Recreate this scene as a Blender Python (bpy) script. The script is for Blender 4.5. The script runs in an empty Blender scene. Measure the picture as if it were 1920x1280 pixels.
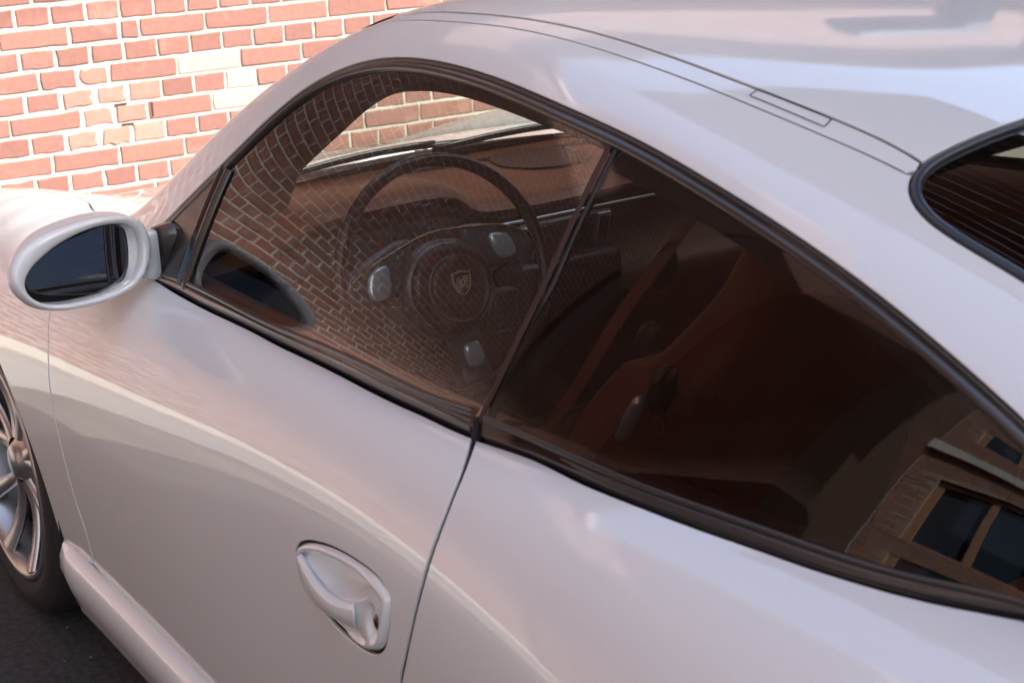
import bpy, math, random
import numpy as np
from math import radians, sin, cos, pi
from mathutils import Vector, Matrix
from mathutils.geometry import delaunay_2d_cdt
random.seed(7); rng = np.random.default_rng(7)
sc = bpy.context.scene
col = sc.collection

# ------------------------------------------------------------------ camera
cd = bpy.data.cameras.new("camera"); cam = bpy.data.objects.new("camera", cd); col.objects.link(cam); sc.camera = cam
YAW, PIT, ROL = radians(33.588), radians(19.04), radians(-1.8387)
fw = Vector((cos(PIT)*cos(YAW), -cos(PIT)*sin(YAW), -sin(PIT)))
rt = fw.cross(Vector((0, 0, 1))).normalized(); up = rt.cross(fw)
rt, up = rt*cos(ROL)+up*sin(ROL), -rt*sin(ROL)+up*cos(ROL)
cam.matrix_world = Matrix(((rt.x, up.x, -fw.x, -3.0243), (rt.y, up.y, -fw.y, 1.6216), (rt.z, up.z, -fw.z, 1.5600), (0, 0, 0, 1)))
cd.sensor_width = 36.0; cd.lens = 2971.7/1920*36; cd.clip_start = .05; cd.clip_end = 500
cd.dof.use_dof = True; cd.dof.focus_distance = 2.55; cd.dof.aperture_fstop = 9.0

# ------------------------------------------------------------------ daylight
SUN_EL, SUN_AZ = radians(40), radians(35)      # azimuth: 0 = straight behind the car, towards its right side
sdir = Vector((-cos(SUN_EL)*cos(SUN_AZ), -cos(SUN_EL)*sin(SUN_AZ), sin(SUN_EL)))
w = bpy.data.worlds.new("World"); sc.world = w; w.use_nodes = True
nt = w.node_tree; bg = nt.nodes["Background"]
sky = nt.nodes.new("ShaderNodeTexSky"); sky.sky_type = 'NISHITA'; sky.sun_disc = False
sky.sun_elevation = SUN_EL; sky.sun_rotation = math.atan2(sdir.x, sdir.y)
sky.air_density = 1.0; sky.dust_density = 2.8; sky.ozone_density = 0.4
nt.links.new(sky.outputs[0], bg.inputs[0]); bg.inputs[1].default_value = 0.088
ld = bpy.data.lights.new("sun", 'SUN'); lo = bpy.data.objects.new("sun", ld); col.objects.link(lo)
ld.energy = 2.5; ld.angle = radians(.5); ld.color = (1.0, .97, .915)
lo.rotation_euler = (-sdir).to_track_quat('-Z', 'Y').to_euler()
sc.view_settings.view_transform = 'Standard'; sc.view_settings.look = 'None'
sc.view_settings.exposure = 2.88; sc.view_settings.gamma = 1
sc.cycles.use_denoising = True
sc.cycles.max_bounces = 10; sc.cycles.transparent_max_bounces = 16; sc.cycles.glossy_bounces = 5
sc.cycles.caustics_reflective = False; sc.cycles.caustics_refractive = False

# ------------------------------------------------------------------ materials
def mat(name, color, rough=.5, metal=0, coat=0, spec=.5, **k):
    m = bpy.data.materials.new(name); m.use_nodes = True; b = m.node_tree.nodes["Principled BSDF"]
    b.inputs["Base Color"].default_value = (*color, 1); b.inputs["Roughness"].default_value = rough
    b.inputs["Metallic"].default_value = metal; b.inputs["Coat Weight"].default_value = coat
    b.inputs["Coat Roughness"].default_value = k.get('coat_rough', .02)
    b.inputs["Specular IOR Level"].default_value = spec
    return m
def N(m, t, **k):
    n = m.node_tree.nodes.new(t)
    for a, v in k.items(): setattr(n, a, v)
    return n
def bump(m, scale, strength, dist=.002, detail=4, kind='ShaderNodeTexNoise'):
    t = m.node_tree; b = t.nodes["Principled BSDF"]
    tc = N(m, 'ShaderNodeTexCoord'); n = N(m, kind); n.inputs["Scale"].default_value = scale
    if kind.endswith('Noise'): n.inputs["Detail"].default_value = detail
    bp = N(m, 'ShaderNodeBump'); bp.inputs["Strength"].default_value = strength; bp.inputs["Distance"].default_value = dist
    t.links.new(tc.outputs["Object"], n.inputs["Vector"])
    t.links.new(n.outputs[0], bp.inputs["Height"]); t.links.new(bp.outputs[0], b.inputs["Normal"])
    return n
def vary(m, c1, c2, scale, lo_=.35, hi=.65, detail=5, rand=False):
    """two colours mixed by noise; with rand also by object"""
    t = m.node_tree; b = t.nodes["Principled BSDF"]
    tc = N(m, 'ShaderNodeTexCoord'); n = N(m, 'ShaderNodeTexNoise'); n.inputs["Scale"].default_value = scale; n.inputs["Detail"].default_value = detail
    r = N(m, 'ShaderNodeValToRGB'); r.color_ramp.elements[0].position = lo_; r.color_ramp.elements[1].position = hi
    r.color_ramp.elements[0].color = (*c1, 1); r.color_ramp.elements[1].color = (*c2, 1)
    t.links.new(tc.outputs["Object"], n.inputs["Vector"]); t.links.new(n.outputs[0], r.inputs[0])
    t.links.new(r.outputs[0], b.inputs["Base Color"])
    return r

PAINT = mat("white_paint", (.785, .80, .785), .45, 0, 1.0, .5, coat_rough=.012)
PAINT.node_tree.nodes["Principled BSDF"].inputs["Coat IOR"].default_value = 1.65
_t = PAINT.node_tree; _n = N(PAINT, 'ShaderNodeTexNoise'); _n.inputs["Scale"].default_value = 900; _n.inputs["Detail"].default_value = 1
_c = N(PAINT, 'ShaderNodeTexCoord'); _b = N(PAINT, 'ShaderNodeBump'); _b.inputs["Strength"].default_value = .012; _b.inputs["Distance"].default_value = .0006
_t.links.new(_c.outputs["Object"], _n.inputs["Vector"]); _t.links.new(_n.outputs[0], _b.inputs["Height"])
_t.links.new(_b.outputs[0], _t.nodes["Principled BSDF"].inputs["Coat Normal"])
RUBBER = mat("black_rubber", (.012, .012, .012), .42); bump(RUBBER, 220, .15, .0005)
GAP = mat("seam_shadow_black", (.006, .006, .006), .8)
TRIM = mat("satin_black_trim", (.02, .018, .017), .22, 0, .5, .5); bump(TRIM, 60, .06, .0006)
SEAL = mat("window_seal", (.035, .03, .028), .3, 0, .35, .6, coat_rough=.12); bump(SEAL, 35, .12, .0008)
SAIL = mat("dark_plastic", (.02, .018, .017), .28, 0, .2)
BLUESEAL = mat("rear_window_seal", (.03, .034, .042), .3)
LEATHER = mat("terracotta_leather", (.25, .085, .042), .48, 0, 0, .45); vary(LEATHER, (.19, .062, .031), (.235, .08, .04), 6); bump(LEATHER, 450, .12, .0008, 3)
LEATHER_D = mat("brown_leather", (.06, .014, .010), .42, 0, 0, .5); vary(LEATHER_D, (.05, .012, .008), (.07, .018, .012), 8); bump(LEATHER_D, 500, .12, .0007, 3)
SEATM = mat("seat_leather", (.15, .033, .013), .52, 0, 0, .4); vary(SEATM, (.13, .028, .011), (.17, .039, .016), 5); bump(SEATM, 420, .12, .0008, 3)
LINING = mat("brown_lining", (.045, .018, .013), .7); bump(LINING, 800, .2, .0006)
STITCH = mat("stitching", (.25, .10, .06), .6)
CARPET = mat("dark_carpet", (.03, .012, .009), .95); bump(CARPET, 900, .5, .002)
BLACKP = mat("black_plastic", (.015, .015, .016), .35)
SILVER = mat("satin_silver", (.74, .82, .86), .24, .6)
GREYP = mat("grey_plastic", (.10, .11, .115), .4, .3)
CHROME = mat("chrome", (.8, .8, .8), .08, 1.0)
ALLOY = mat("alloy_wheel", (.44, .42, .41), .3, .85, .3); bump(ALLOY, 90, .02, .0004)
GOLD = mat("gold_emblem", (.70, .58, .36), .3, .5)
CRED = mat("emblem_red", (.30, .02, .015), .3)
TYRE = mat("tyre_rubber", (.016, .015, .015), .75); bump(TYRE, 120, .25, .001)
DIAL = mat("gauge_face", (.10, .11, .115), .5)
NEEDLE = mat("gauge_needle", (.55, .03, .015), .4)
WHITEINK = mat("white_print", (.55, .56, .56), .5)
MIRROR = mat("mirror_glass", (.26, .28, .31), .01, 1.0)
def glass(name, tint, ior=1.75, fog=0.0):
    m = bpy.data.materials.new(name); m.use_nodes = True; t = m.node_tree; t.nodes.clear()
    o = N(m, 'ShaderNodeOutputMaterial'); tr = N(m, 'ShaderNodeBsdfTransparent'); tr.inputs[0].default_value = (*tint, 1)
    g = N(m, 'ShaderNodeBsdfGlossy'); g.inputs["Roughness"].default_value = 0.0; g.inputs[0].default_value = (1, 1, 1, 1)
    f = N(m, 'ShaderNodeFresnel'); ge = N(m, 'ShaderNodeNewGeometry'); mr = N(m, 'ShaderNodeMapRange'); mr.inputs[3].default_value = ior; mr.inputs[4].default_value = 1/ior
    t.links.new(ge.outputs['Backfacing'], mr.inputs[0]); t.links.new(mr.outputs[0], f.inputs[0])   # a thin pane reflects alike from both sides
    x = N(m, 'ShaderNodeMixShader'); t.links.new(f.outputs[0], x.inputs[0]); t.links.new(tr.outputs[0], x.inputs[1]); t.links.new(g.outputs[0], x.inputs[2])
    t.links.new(x.outputs[0], o.inputs[0]); return m
GLASS = glass("side_glass", (.78, .81, .77), 1.64); QGLASS = glass("quarter_glass", (.42, .34, .31), 1.48); WSGLASS = glass("windscreen_glass", (.86, .93, .90), 1.4)
RGLASS = glass("rear_glass", (.35, .36, .34), 1.6)
ASPHALT = mat("asphalt", (.045, .042, .042), .85)
vary(ASPHALT, (.025, .023, .023), (.062, .057, .055), 70, .35, .72, 10); bump(ASPHALT, 300, .6, .004, 6)
CONCRETE = mat("concrete", (.48, .46, .40), .85); vary(CONCRETE, (.42, .40, .34), (.55, .53, .47), 3, .3, .7, 8); bump(CONCRETE, 120, .3, .002, 6)
MORTAR = mat("mortar", (.43, .41, .36), .9); vary(MORTAR, (.35, .33, .285), (.48, .465, .415), 9, .3, .7, 6); bump(MORTAR, 160, .5, .003, 6)
def brickmat(name, cs, stain=(.42, .27, .22)):
    m = mat(name, cs[0], .85); t = m.node_tree; b = t.nodes["Principled BSDF"]
    oi = N(m, 'ShaderNodeObjectInfo'); r = N(m, 'ShaderNodeValToRGB'); r.color_ramp.elements[0].color = (*cs[0], 1); r.color_ramp.elements[1].color = (*cs[-1], 1)
    for i, c in enumerate(cs[1:-1]): e = r.color_ramp.elements.new((i+1)/(len(cs)-1)); e.color = (*c, 1)
    t.links.new(oi.outputs["Random"], r.inputs[0])
    g = N(m, 'ShaderNodeNewGeometry'); n = N(m, 'ShaderNodeTexNoise'); n.inputs["Scale"].default_value = 3.2; n.inputs["Detail"].default_value = 7; n.inputs["Roughness"].default_value = .65
    t.links.new(g.outputs["Position"], n.inputs["Vector"])
    rr = N(m, 'ShaderNodeValToRGB'); rr.color_ramp.elements[0].position = .56; rr.color_ramp.elements[1].position = .72
    rr.color_ramp.elements[0].color = (0, 0, 0, 1); rr.color_ramp.elements[1].color = (.55, .55, .55, 1)
    t.links.new(n.outputs[0], rr.inputs[0])
    mx = N(m, 'ShaderNodeMix', data_type='RGBA'); t.links.new(rr.outputs[0], mx.inputs[0]); t.links.new(r.outputs[0], mx.inputs[6]); mx.inputs[7].default_value = (*stain, 1)
    n2 = N(m, 'ShaderNodeTexNoise'); n2.inputs["Scale"].default_value = 60; n2.inputs["Detail"].default_value = 5; t.links.new(g.outputs["Position"], n2.inputs["Vector"])
    mr = N(m, 'ShaderNodeMapRange'); mr.inputs[3].default_value = .78; mr.inputs[4].default_value = 1.2; t.links.new(n2.outputs[0], mr.inputs[0])
    m2 = N(m, 'ShaderNodeMix', data_type='RGBA', blend_type='MULTIPLY'); m2.inputs[0].default_value = 1
    t.links.new(mx.outputs[2], m2.inputs[6]); t.links.new(mr.outputs[0], m2.inputs[7]); t.links.new(m2.outputs[2], b.inputs["Base Color"])
    bp = N(m, 'ShaderNodeBump'); bp.inputs["Strength"].default_value = .4; bp.inputs["Distance"].default_value = .002
    t.links.new(n2.outputs[0], bp.inputs["Height"]); t.links.new(bp.outputs[0], b.inputs["Normal"]); return m
BRICK = brickmat("red_brick", [(.205, .092, .073), (.22, .102, .08), (.185, .080, .064), (.235, .108, .083), (.21, .09, .072)])
BRICK_OLD = brickmat("mortar_smeared_brick", [(.32, .16, .12), (.28, .13, .10), (.35, .18, .14)], (.45, .36, .30))
BRICK_PALE = brickmat("whitewashed_brick", [(.40, .26, .21), (.44, .30, .25)], (.5, .4, .35))
BRICK_ROSE = brickmat("rose_brick", [(.26, .14, .11), (.29, .16, .125), (.23, .12, .095)], (.35, .25, .2))
BRICK_DARK = brickmat("brown_brick", [(.20, .09, .065), (.24, .11, .08), (.17, .075, .055)], (.3, .2, .16))

# ------------------------------------------------------------------ mesh helpers
def unit(v): v = np.asarray(v, float); return v/(np.linalg.norm(v, axis=-1, keepdims=True)+1e-12)
def put(name, me, m, parent=None, **props):
    o = bpy.data.objects.new(name, me); col.objects.link(o)
    if m is not None and not me.materials: me.materials.append(m)
    if parent: o.parent = parent
    for k, v in props.items(): o[k] = v
    return o
def mesh(name, V, F, m, parent=None, normals=None, smooth=True, **props):
    me = bpy.data.meshes.new(name); me.from_pydata([tuple(map(float, v)) for v in V], [], [tuple(map(int, f)) for f in F]); me.update()
    if smooth: me.polygons.foreach_set('use_smooth', [True]*len(me.polygons))
    if normals is not None: me.normals_split_custom_set_from_vertices([tuple(map(float, n)) for n in normals])
    return put(name, me, m, parent, **props)
def mirrored(o, name=None, parent=None, **props):
    """the same piece on the car's right side"""
    me0 = o.data; V = np.empty(len(me0.vertices)*3); me0.vertices.foreach_get('co', V); V = V.reshape(-1, 3); V[:, 1] *= -1
    F = [tuple(p.vertices)[::-1] for p in me0.polygons]
    nr = np.empty(len(me0.vertices)*3)
    cn = None
    if me0.has_custom_normals:
        L = np.empty(len(me0.loops)*3); me0.corner_normals.foreach_get('vector', L); L = L.reshape(-1, 3)
        vi = np.empty(len(me0.loops), int); me0.loops.foreach_get('vertex_index', vi); cn = np.zeros((len(V), 3)); cn[vi] = L; cn[:, 1] *= -1
    return mesh(name or o.name.split('.')[0], V, F, me0.materials[0], parent or o.parent, cn, True, **props)
def empty(name, loc=(0, 0, 0), **props):
    o = bpy.data.objects.new(name, None); col.objects.link(o); o.location = loc; o.empty_display_size = .1
    for k, v in props.items(): o[k] = v
    return o
def densify(P, step, closed=False, scale=(1, 1)):
    """resample a polyline at about step with a centripetal-free smooth (Catmull-Rom) curve"""
    P = np.asarray(P, float); n = len(P)
    out = []
    for i in range(n if closed else n-1):
        a, b = P[i], P[(i+1) % n]
        p0 = P[i-1] if (closed or i > 0) else 2*a-b
        p3 = P[(i+2) % n] if (closed or i < n-2) else 2*b-a
        L = np.linalg.norm((b-a)*np.array(list(scale)+[1]*(P.shape[1]-len(scale)))[:P.shape[1]]); k = max(1, int(math.ceil(L/step)))
        d1 = np.linalg.norm(b-a)+1e-9; d0 = np.linalg.norm(a-p0)+1e-9; d2 = np.linalg.norm(p3-b)+1e-9
        m1 = (b-a)/d1*.5+(a-p0)/d0*.5; m2 = (b-a)/d1*.5+(p3-b)/d2*.5
        for j in range(k):
            t = j/k; h = (2*t**3-3*t**2+1, t**3-2*t**2+t, -2*t**3+3*t**2, t**3-t**2)
            out.append(h[0]*a+h[1]*m1*d1+h[2]*b+h[3]*m2*d1)
    if not closed: out.append(P[-1])
    return np.array(out)
def inside(px, py, poly):
    c = np.zeros(len(px), bool); n = len(poly); j = n-1
    for i in range(n):
        xi, yi = poly[i]; xj, yj = poly[j]
        if yi != yj:
            t = ((yi > py) != (yj > py)) & (px < (xj-xi)*(py-yi)/(yj-yi)+xi); c ^= t
        j = i
    return c
def seg_dist(px, py, poly):
    d = np.full(len(px), 1e9)
    for i in range(len(poly)):
        a = poly[i-1]; b = poly[i]; ab = b-a; L = ab@ab+1e-15
        t = np.clip(((px-a[0])*ab[0]+(py-a[1])*ab[1])/L, 0, 1)
        d = np.minimum(d, np.hypot(px-a[0]-t*ab[0], py-a[1]-t*ab[1]))
    return d
LW = 1.15   # metres per unit of w, about
def panel(name, S, loop, m, parent=None, holes=(), off=0.0, gap=.0016, thick=.012, step=.012, grid=.022, edge=.0016, free=None, **props):
    """a sheet of the body cut out along loop (s, w), with a rolled edge; S is the surface it lies on"""
    sc_ = np.array([1.0, LW]); loops = []
    for L in [loop]+list(holes):
        L = np.array(L)*sc_
        q = [L[0]]
        for p in L[1:]:
            if np.linalg.norm(p-q[-1]) > 1e-4: q.append(p)
        L = np.array(q)
        if np.linalg.norm(L[0]-L[-1]) < 1e-4: L = L[:-1]
        r = []
        for i in range(len(L)):
            a, b = L[i], L[(i+1) % len(L)]; k = max(1, int(np.ceil(np.linalg.norm(b-a)/step)))
            for j in range(k): r.append(a+(b-a)*j/k)
        loops.append(np.array(r))
    allp = np.vstack(loops); lo_, hi = loops[0].min(0), loops[0].max(0)
    gx, gy = np.meshgrid(np.arange(lo_[0], hi[0], grid), np.arange(lo_[1], hi[1], grid), indexing='ij'); gx = gx.ravel(); gy = gy.ravel()
    k = inside(gx, gy, loops[0])
    for h in loops[1:]: k &= ~inside(gx, gy, h)
    gx, gy = gx[k], gy[k]
    for h in loops:
        k = seg_dist(gx, gy, h) > .55*step; gx, gy = gx[k], gy[k]
    pts = np.vstack([allp, np.column_stack([gx, gy])]); E = []; base = 0
    for h in loops:
        n = len(h); E += [(base+i, base+(i+1) % n) for i in range(n)]; base += n
    vo, eo, fo, ov, oe, of = delaunay_2d_cdt([Vector(p) for p in pts], E, [], 0, 1e-7)
    vo = np.array([tuple(v) for v in vo]); T = np.array([f for f in fo if len(f) == 3])
    cen = vo[T].mean(1); k = inside(cen[:, 0], cen[:, 1], loops[0])
    for h in loops[1:]: k &= ~inside(cen[:, 0], cen[:, 1], h)
    a_, b_, c_ = vo[T[:, 0]], vo[T[:, 1]], vo[T[:, 2]]
    ar = abs((b_[:, 0]-a_[:, 0])*(c_[:, 1]-a_[:, 1])-(b_[:, 1]-a_[:, 1])*(c_[:, 0]-a_[:, 0]))
    mx_ = np.maximum(np.maximum(np.linalg.norm(a_-b_, axis=1), np.linalg.norm(b_-c_, axis=1)), np.linalg.norm(c_-a_, axis=1))
    nl_ = len(allp); allb = (T < nl_).all(1) if len(vo) == len(pts) else (np.array([min([seg for seg in o_] or [10**9]) if len(o_) else 10**9 for o_ in ov])[T] < nl_).all(1)
    T = T[k & ~(allb & (ar/mx_ < 4e-4))]           # drops slivers along nearly straight edges
    X, NN, Xs, Xw = S.ev(vo[:, 0], vo[:, 1]/LW, True)
    # orientation
    e1 = vo[T[:, 1]]-vo[T[:, 0]]; e2 = vo[T[:, 2]]-vo[T[:, 0]]; cr = e1[:, 0]*e2[:, 1]-e1[:, 1]*e2[:, 0]
    T[cr < 0] = T[cr < 0][:, ::-1]
    fn = np.cross(X[T[:, 1]]-X[T[:, 0]], X[T[:, 2]]-X[T[:, 0]])
    if (fn*NN[T[:, 0]]).sum() < 0: T = T[:, ::-1]
    # boundary edges
    ec = {}
    for t in T:
        for a, b in ((t[0], t[1]), (t[1], t[2]), (t[2], t[0])): ec[(a, b)] = ec.get((a, b), 0)+1
    be = [(a, b) for (a, b) in ec if (b, a) not in ec]
    side = np.zeros_like(X)
    for a, b in be:
        tg = X[b]-X[a]; sd = np.cross(tg, NN[a]); sd = sd/(np.linalg.norm(sd)+1e-12)
        side[a] += sd; side[b] += sd
    onb = np.linalg.norm(side, axis=1) > 1e-6; side[onb] = unit(side[onb])
    seamy = np.zeros(len(X), bool)
    if free is not None: seamy = onb & free(vo[:, 0], vo[:, 1]/LW)
    X = X+NN*off
    mv = onb & ~seamy; X[mv] -= side[mv]*(gap+edge*.6)
    V = [X]; NR = [NN]; Fs = [list(map(tuple, T))]; nV = len(X)
    idx = np.where(mv)[0]; mp = {int(i): j for j, i in enumerate(idx)}; nb = len(idx)
    if nb:
        P0, n0, s0 = X[idx], NN[idx], side[idx]
        rings = [(P0+s0*edge*.45-n0*edge*.25, unit(n0+.7*s0)), (P0+s0*edge*.6-n0*edge, s0), (P0+s0*edge*.6-n0*thick, s0)]
        prev = idx
        for kk, (R, rn) in enumerate(rings):
            V.append(R); NR.append(rn)
            b0 = nV+kk*nb
            cur = lambda i: b0+mp[i]
            prv = (lambda i: i) if kk == 0 else (lambda i, bb=nV+(kk-1)*nb: bb+mp[i])
            Fs.append([(int(prv(b)), int(prv(a)), int(cur(a)), int(cur(b))) for a, b in be if int(a) in mp and int(b) in mp])
    F = [f for g in Fs for f in g]
    return mesh(name, np.vstack(V), F, m, parent, np.vstack(NR), True, **props)

def strip(name, A_, B_, prof, m, parent=None, nrm=None, **props):
    """seal lofted between two 3-D polylines of equal count; prof = [(t, h)] with h along nrm"""
    n = len(A_); V = []; k = len(prof)
    for i in range(n):
        for t, h in prof: V.append(A_[i]*(1-t)+B_[i]*t+nrm[i]*h)
    F = [(i*k+j, (i+1)*k+j, (i+1)*k+j+1, i*k+j+1) for i in range(n-1) for j in range(k-1)]
    V = np.array(V)
    a, b, c, d = F[0]; fn = np.cross(V[b]-V[a], V[c]-V[a])
    if fn@nrm[0] < 0: F = [f[::-1] for f in F]
    return mesh(name, V, F, m, parent, **props)
def on(S, P, off=0.):
    P = np.asarray(P, float); X, NN, a, b = S.ev(P[:, 0], P[:, 1], True); return X+NN*off, NN
def sides(X, NN):
    t = np.gradient(X, axis=0); return unit(np.cross(t, NN))
def ribbon(name, S, P, prof, m, parent=None, flip=1, step=.015, closed=False, **props):
    """moulding swept along a curve on the surface; prof = [(d across, h out)]"""
    P = densify(P, step, closed, (1, LW)); X, NN = on(S, P); sd = sides(X, NN)*flip
    k = len(prof); V = [X[i]+sd[i]*d+NN[i]*h for i in range(len(X)) for d, h in prof]; V = np.array(V); n = len(X)
    rng_ = range(n if closed else n-1)
    F = [(i*k+j, ((i+1) % n)*k+j, ((i+1) % n)*k+j+1, i*k+j+1) for i in rng_ for j in range(k-1)]
    mid = F[len(F)//2//(k-1)*(k-1)+(k-1)//2]; fn = np.cross(V[mid[1]]-V[mid[0]], V[mid[2]]-V[mid[0]])
    if fn@NN[len(X)//2] < 0: F = [f[::-1] for f in F]
    return mesh(name, V, F, m, parent, **props)
def tube(name, P, r, m, parent=None, seg=12, closed=False, caps=True, flat=1.0, upv=None, **props):
    P = np.asarray(P, float); n = len(P); r = np.broadcast_to(r, (n,))
    T = unit(np.roll(P, -1, 0)-np.roll(P, 1, 0)) if closed else unit(np.gradient(P, axis=0))
    u0 = np.array(upv if upv is not None else (0, 0, 1.)); V = []
    a = u0-T[0]*(u0@T[0])
    if np.linalg.norm(a) < 1e-3: a = np.cross(T[0], (0, 1, 0))
    a = unit(a)
    for i in range(n):
        a = unit(a-T[i]*(a@T[i])) if upv is None else unit(u0-T[i]*(u0@T[i])); b = np.cross(T[i], a)
        for j in range(seg):
            q = 2*pi*j/seg; V.append(P[i]+r[i]*(flat*cos(q)*a+sin(q)*b))
    F = [(i*seg+j, i*seg+(j+1) % seg, ((i+1) % n)*seg+(j+1) % seg, ((i+1) % n)*seg+j) for i in range(n if closed else n-1) for j in range(seg)]
    if caps and not closed: F += [tuple(range(seg))[::-1], tuple((n-1)*seg+j for j in range(seg))]
    return mesh(name, V, F, m, parent, **props)
def box_vf(x0, x1, y0, y1, z0, z1):
    V = [(x0,y0,z0),(x1,y0,z0),(x1,y1,z0),(x0,y1,z0),(x0,y0,z1),(x1,y0,z1),(x1,y1,z1),(x0,y1,z1)]
    return V, [(0,3,2,1),(4,5,6,7),(0,1,5,4),(1,2,6,5),(2,3,7,6),(3,0,4,7)]
def rbox(name, c, size, m, parent=None, r=.01, rot=(0, 0, 0), seg=3, subd=None, **props):
    import bmesh
    bm = bmesh.new(); bmesh.ops.create_cube(bm, size=1)
    for v in bm.verts: v.co = Vector((v.co.x*size[0], v.co.y*size[1], v.co.z*size[2]))
    bmesh.ops.bevel(bm, geom=bm.edges[:], offset=r, segments=seg, affect='EDGES', profile=.5)
    R = Matrix.Rotation(rot[2], 4, 'Z') @ Matrix.Rotation(rot[1], 4, 'Y') @ Matrix.Rotation(rot[0], 4, 'X')
    if subd: subd(bm)
    bm.transform(Matrix.Translation(c) @ R)
    me = bpy.data.meshes.new(name); bm.to_mesh(me); bm.free()
    for p in me.polygons: p.use_smooth = True
    return put(name, me, m, parent, **props)
def grid_mesh(name, X, m, parent=None, closed_u=False, flip=False, **props):
    """X[i][j] -> quad sheet"""
    X = np.asarray(X, float); a, b, _ = X.shape
    F = [(i*b+j, ((i+1) % a)*b+j, ((i+1) % a)*b+j+1, i*b+j+1) for i in range(a if closed_u else a-1) for j in range(b-1)]
    if flip: F = [f[::-1] for f in F]
    return mesh(name, X.reshape(-1, 3), F, m, parent, **props)
def lathe(name, prof, m, parent=None, axis_y=True, seg=72, **props):
    """prof = [(radius, y)] turned about the y axis"""
    V = [(r*cos(2*pi*j/seg), y, r*sin(2*pi*j/seg)) for r, y in prof for j in range(seg)]
    F = [(i*seg+j, i*seg+(j+1) % seg, (i+1)*seg+(j+1) % seg, (i+1)*seg+j) for i in range(len(prof)-1) for j in range(seg)]
    return mesh(name, V, F, m, parent, **props)

# ---- smooth body surfaces: every section is given at a distance s behind the front axle as (y, z) rows ----
def bspl(n, x):
    """clamped uniform cubic B-spline weights of n controls at x in [0,1]; with first derivatives"""
    x = np.clip(np.asarray(x, float).ravel(), 0, 1 - 1e-9)
    kn = np.concatenate([[0]*3, np.linspace(0, 1, n-2), [1]*3])
    B = [((x >= kn[i]) & (x < kn[i+1])).astype(float) for i in range(n+3)]
    for p in range(1, 4):
        if p == 3: L = list(B)
        N = []
        for i in range(n+3-p):
            a = kn[i+p]-kn[i]; b = kn[i+p+1]-kn[i+1]
            N.append((0 if a <= 0 else (x-kn[i])/a*B[i]) + (0 if b <= 0 else (kn[i+p+1]-x)/b*B[i+1]))
        B = N
    D = []
    for i in range(n):
        a = kn[i+3]-kn[i]; b = kn[i+4]-kn[i+1]
        D.append((0 if a <= 0 else 3/a*L[i]) - (0 if b <= 0 else 3/b*L[i+1]))
    return np.array(B).T, np.array(D).T

class Surf:
    def __init__(self, S, rows, ns, nw, lam_s, lam_w, sym=True):
        S = np.array(S, float); R = np.array(rows, float)
        self.s0, self.s1 = S[0], S[-1]
        d = np.linalg.norm(np.diff(R, axis=1), axis=2).mean(0)
        T = np.concatenate([[0], np.cumsum(np.maximum(d, .03))]); self.T = T/T[-1]
        self.ns, self.nw = ns, nw
        def pfit(n, x, lam, deg=3):
            B, _ = bspl(n, x); Dm = np.diff(np.eye(n), deg, axis=0)
            return np.linalg.solve(B.T@B+lam*Dm.T@Dm+1e-9*np.eye(n), B.T)
        Fw = pfit(nw, self.T, lam_w); Fs = pfit(ns, (S-self.s0)/(self.s1-self.s0), lam_s)
        C = np.einsum('aw,swk->sak', Fw, R)
        self.C = np.einsum('bs,sak->bak', Fs, C)
    def w_of(self, row):   # row index -> parameter
        return np.interp(row, range(len(self.T)), self.T)
    def ev(self, s, w, der=False):
        s = np.asarray(s, float).ravel(); w = np.asarray(w, float).ravel()
        u = (s-self.s0)/(self.s1-self.s0)
        Bs, Ds = bspl(self.ns, u); Bw, Dw = bspl(self.nw, w)
        P = np.einsum('nb,na,bak->nk', Bs, Bw, self.C)
        X = np.column_stack([-s, P])
        if not der: return X
        Ps = np.einsum('nb,na,bak->nk', Ds, Bw, self.C)/(self.s1-self.s0)
        Pw = np.einsum('nb,na,bak->nk', Bs, Dw, self.C)
        Xs = np.column_stack([-np.ones(len(s)), Ps]); Xw = np.column_stack([np.zeros(len(s)), Pw])
        N = np.cross(Xs, Xw); N /= np.linalg.norm(N, axis=1)[:, None]+1e-12
        return X, N, Xs, Xw

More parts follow.
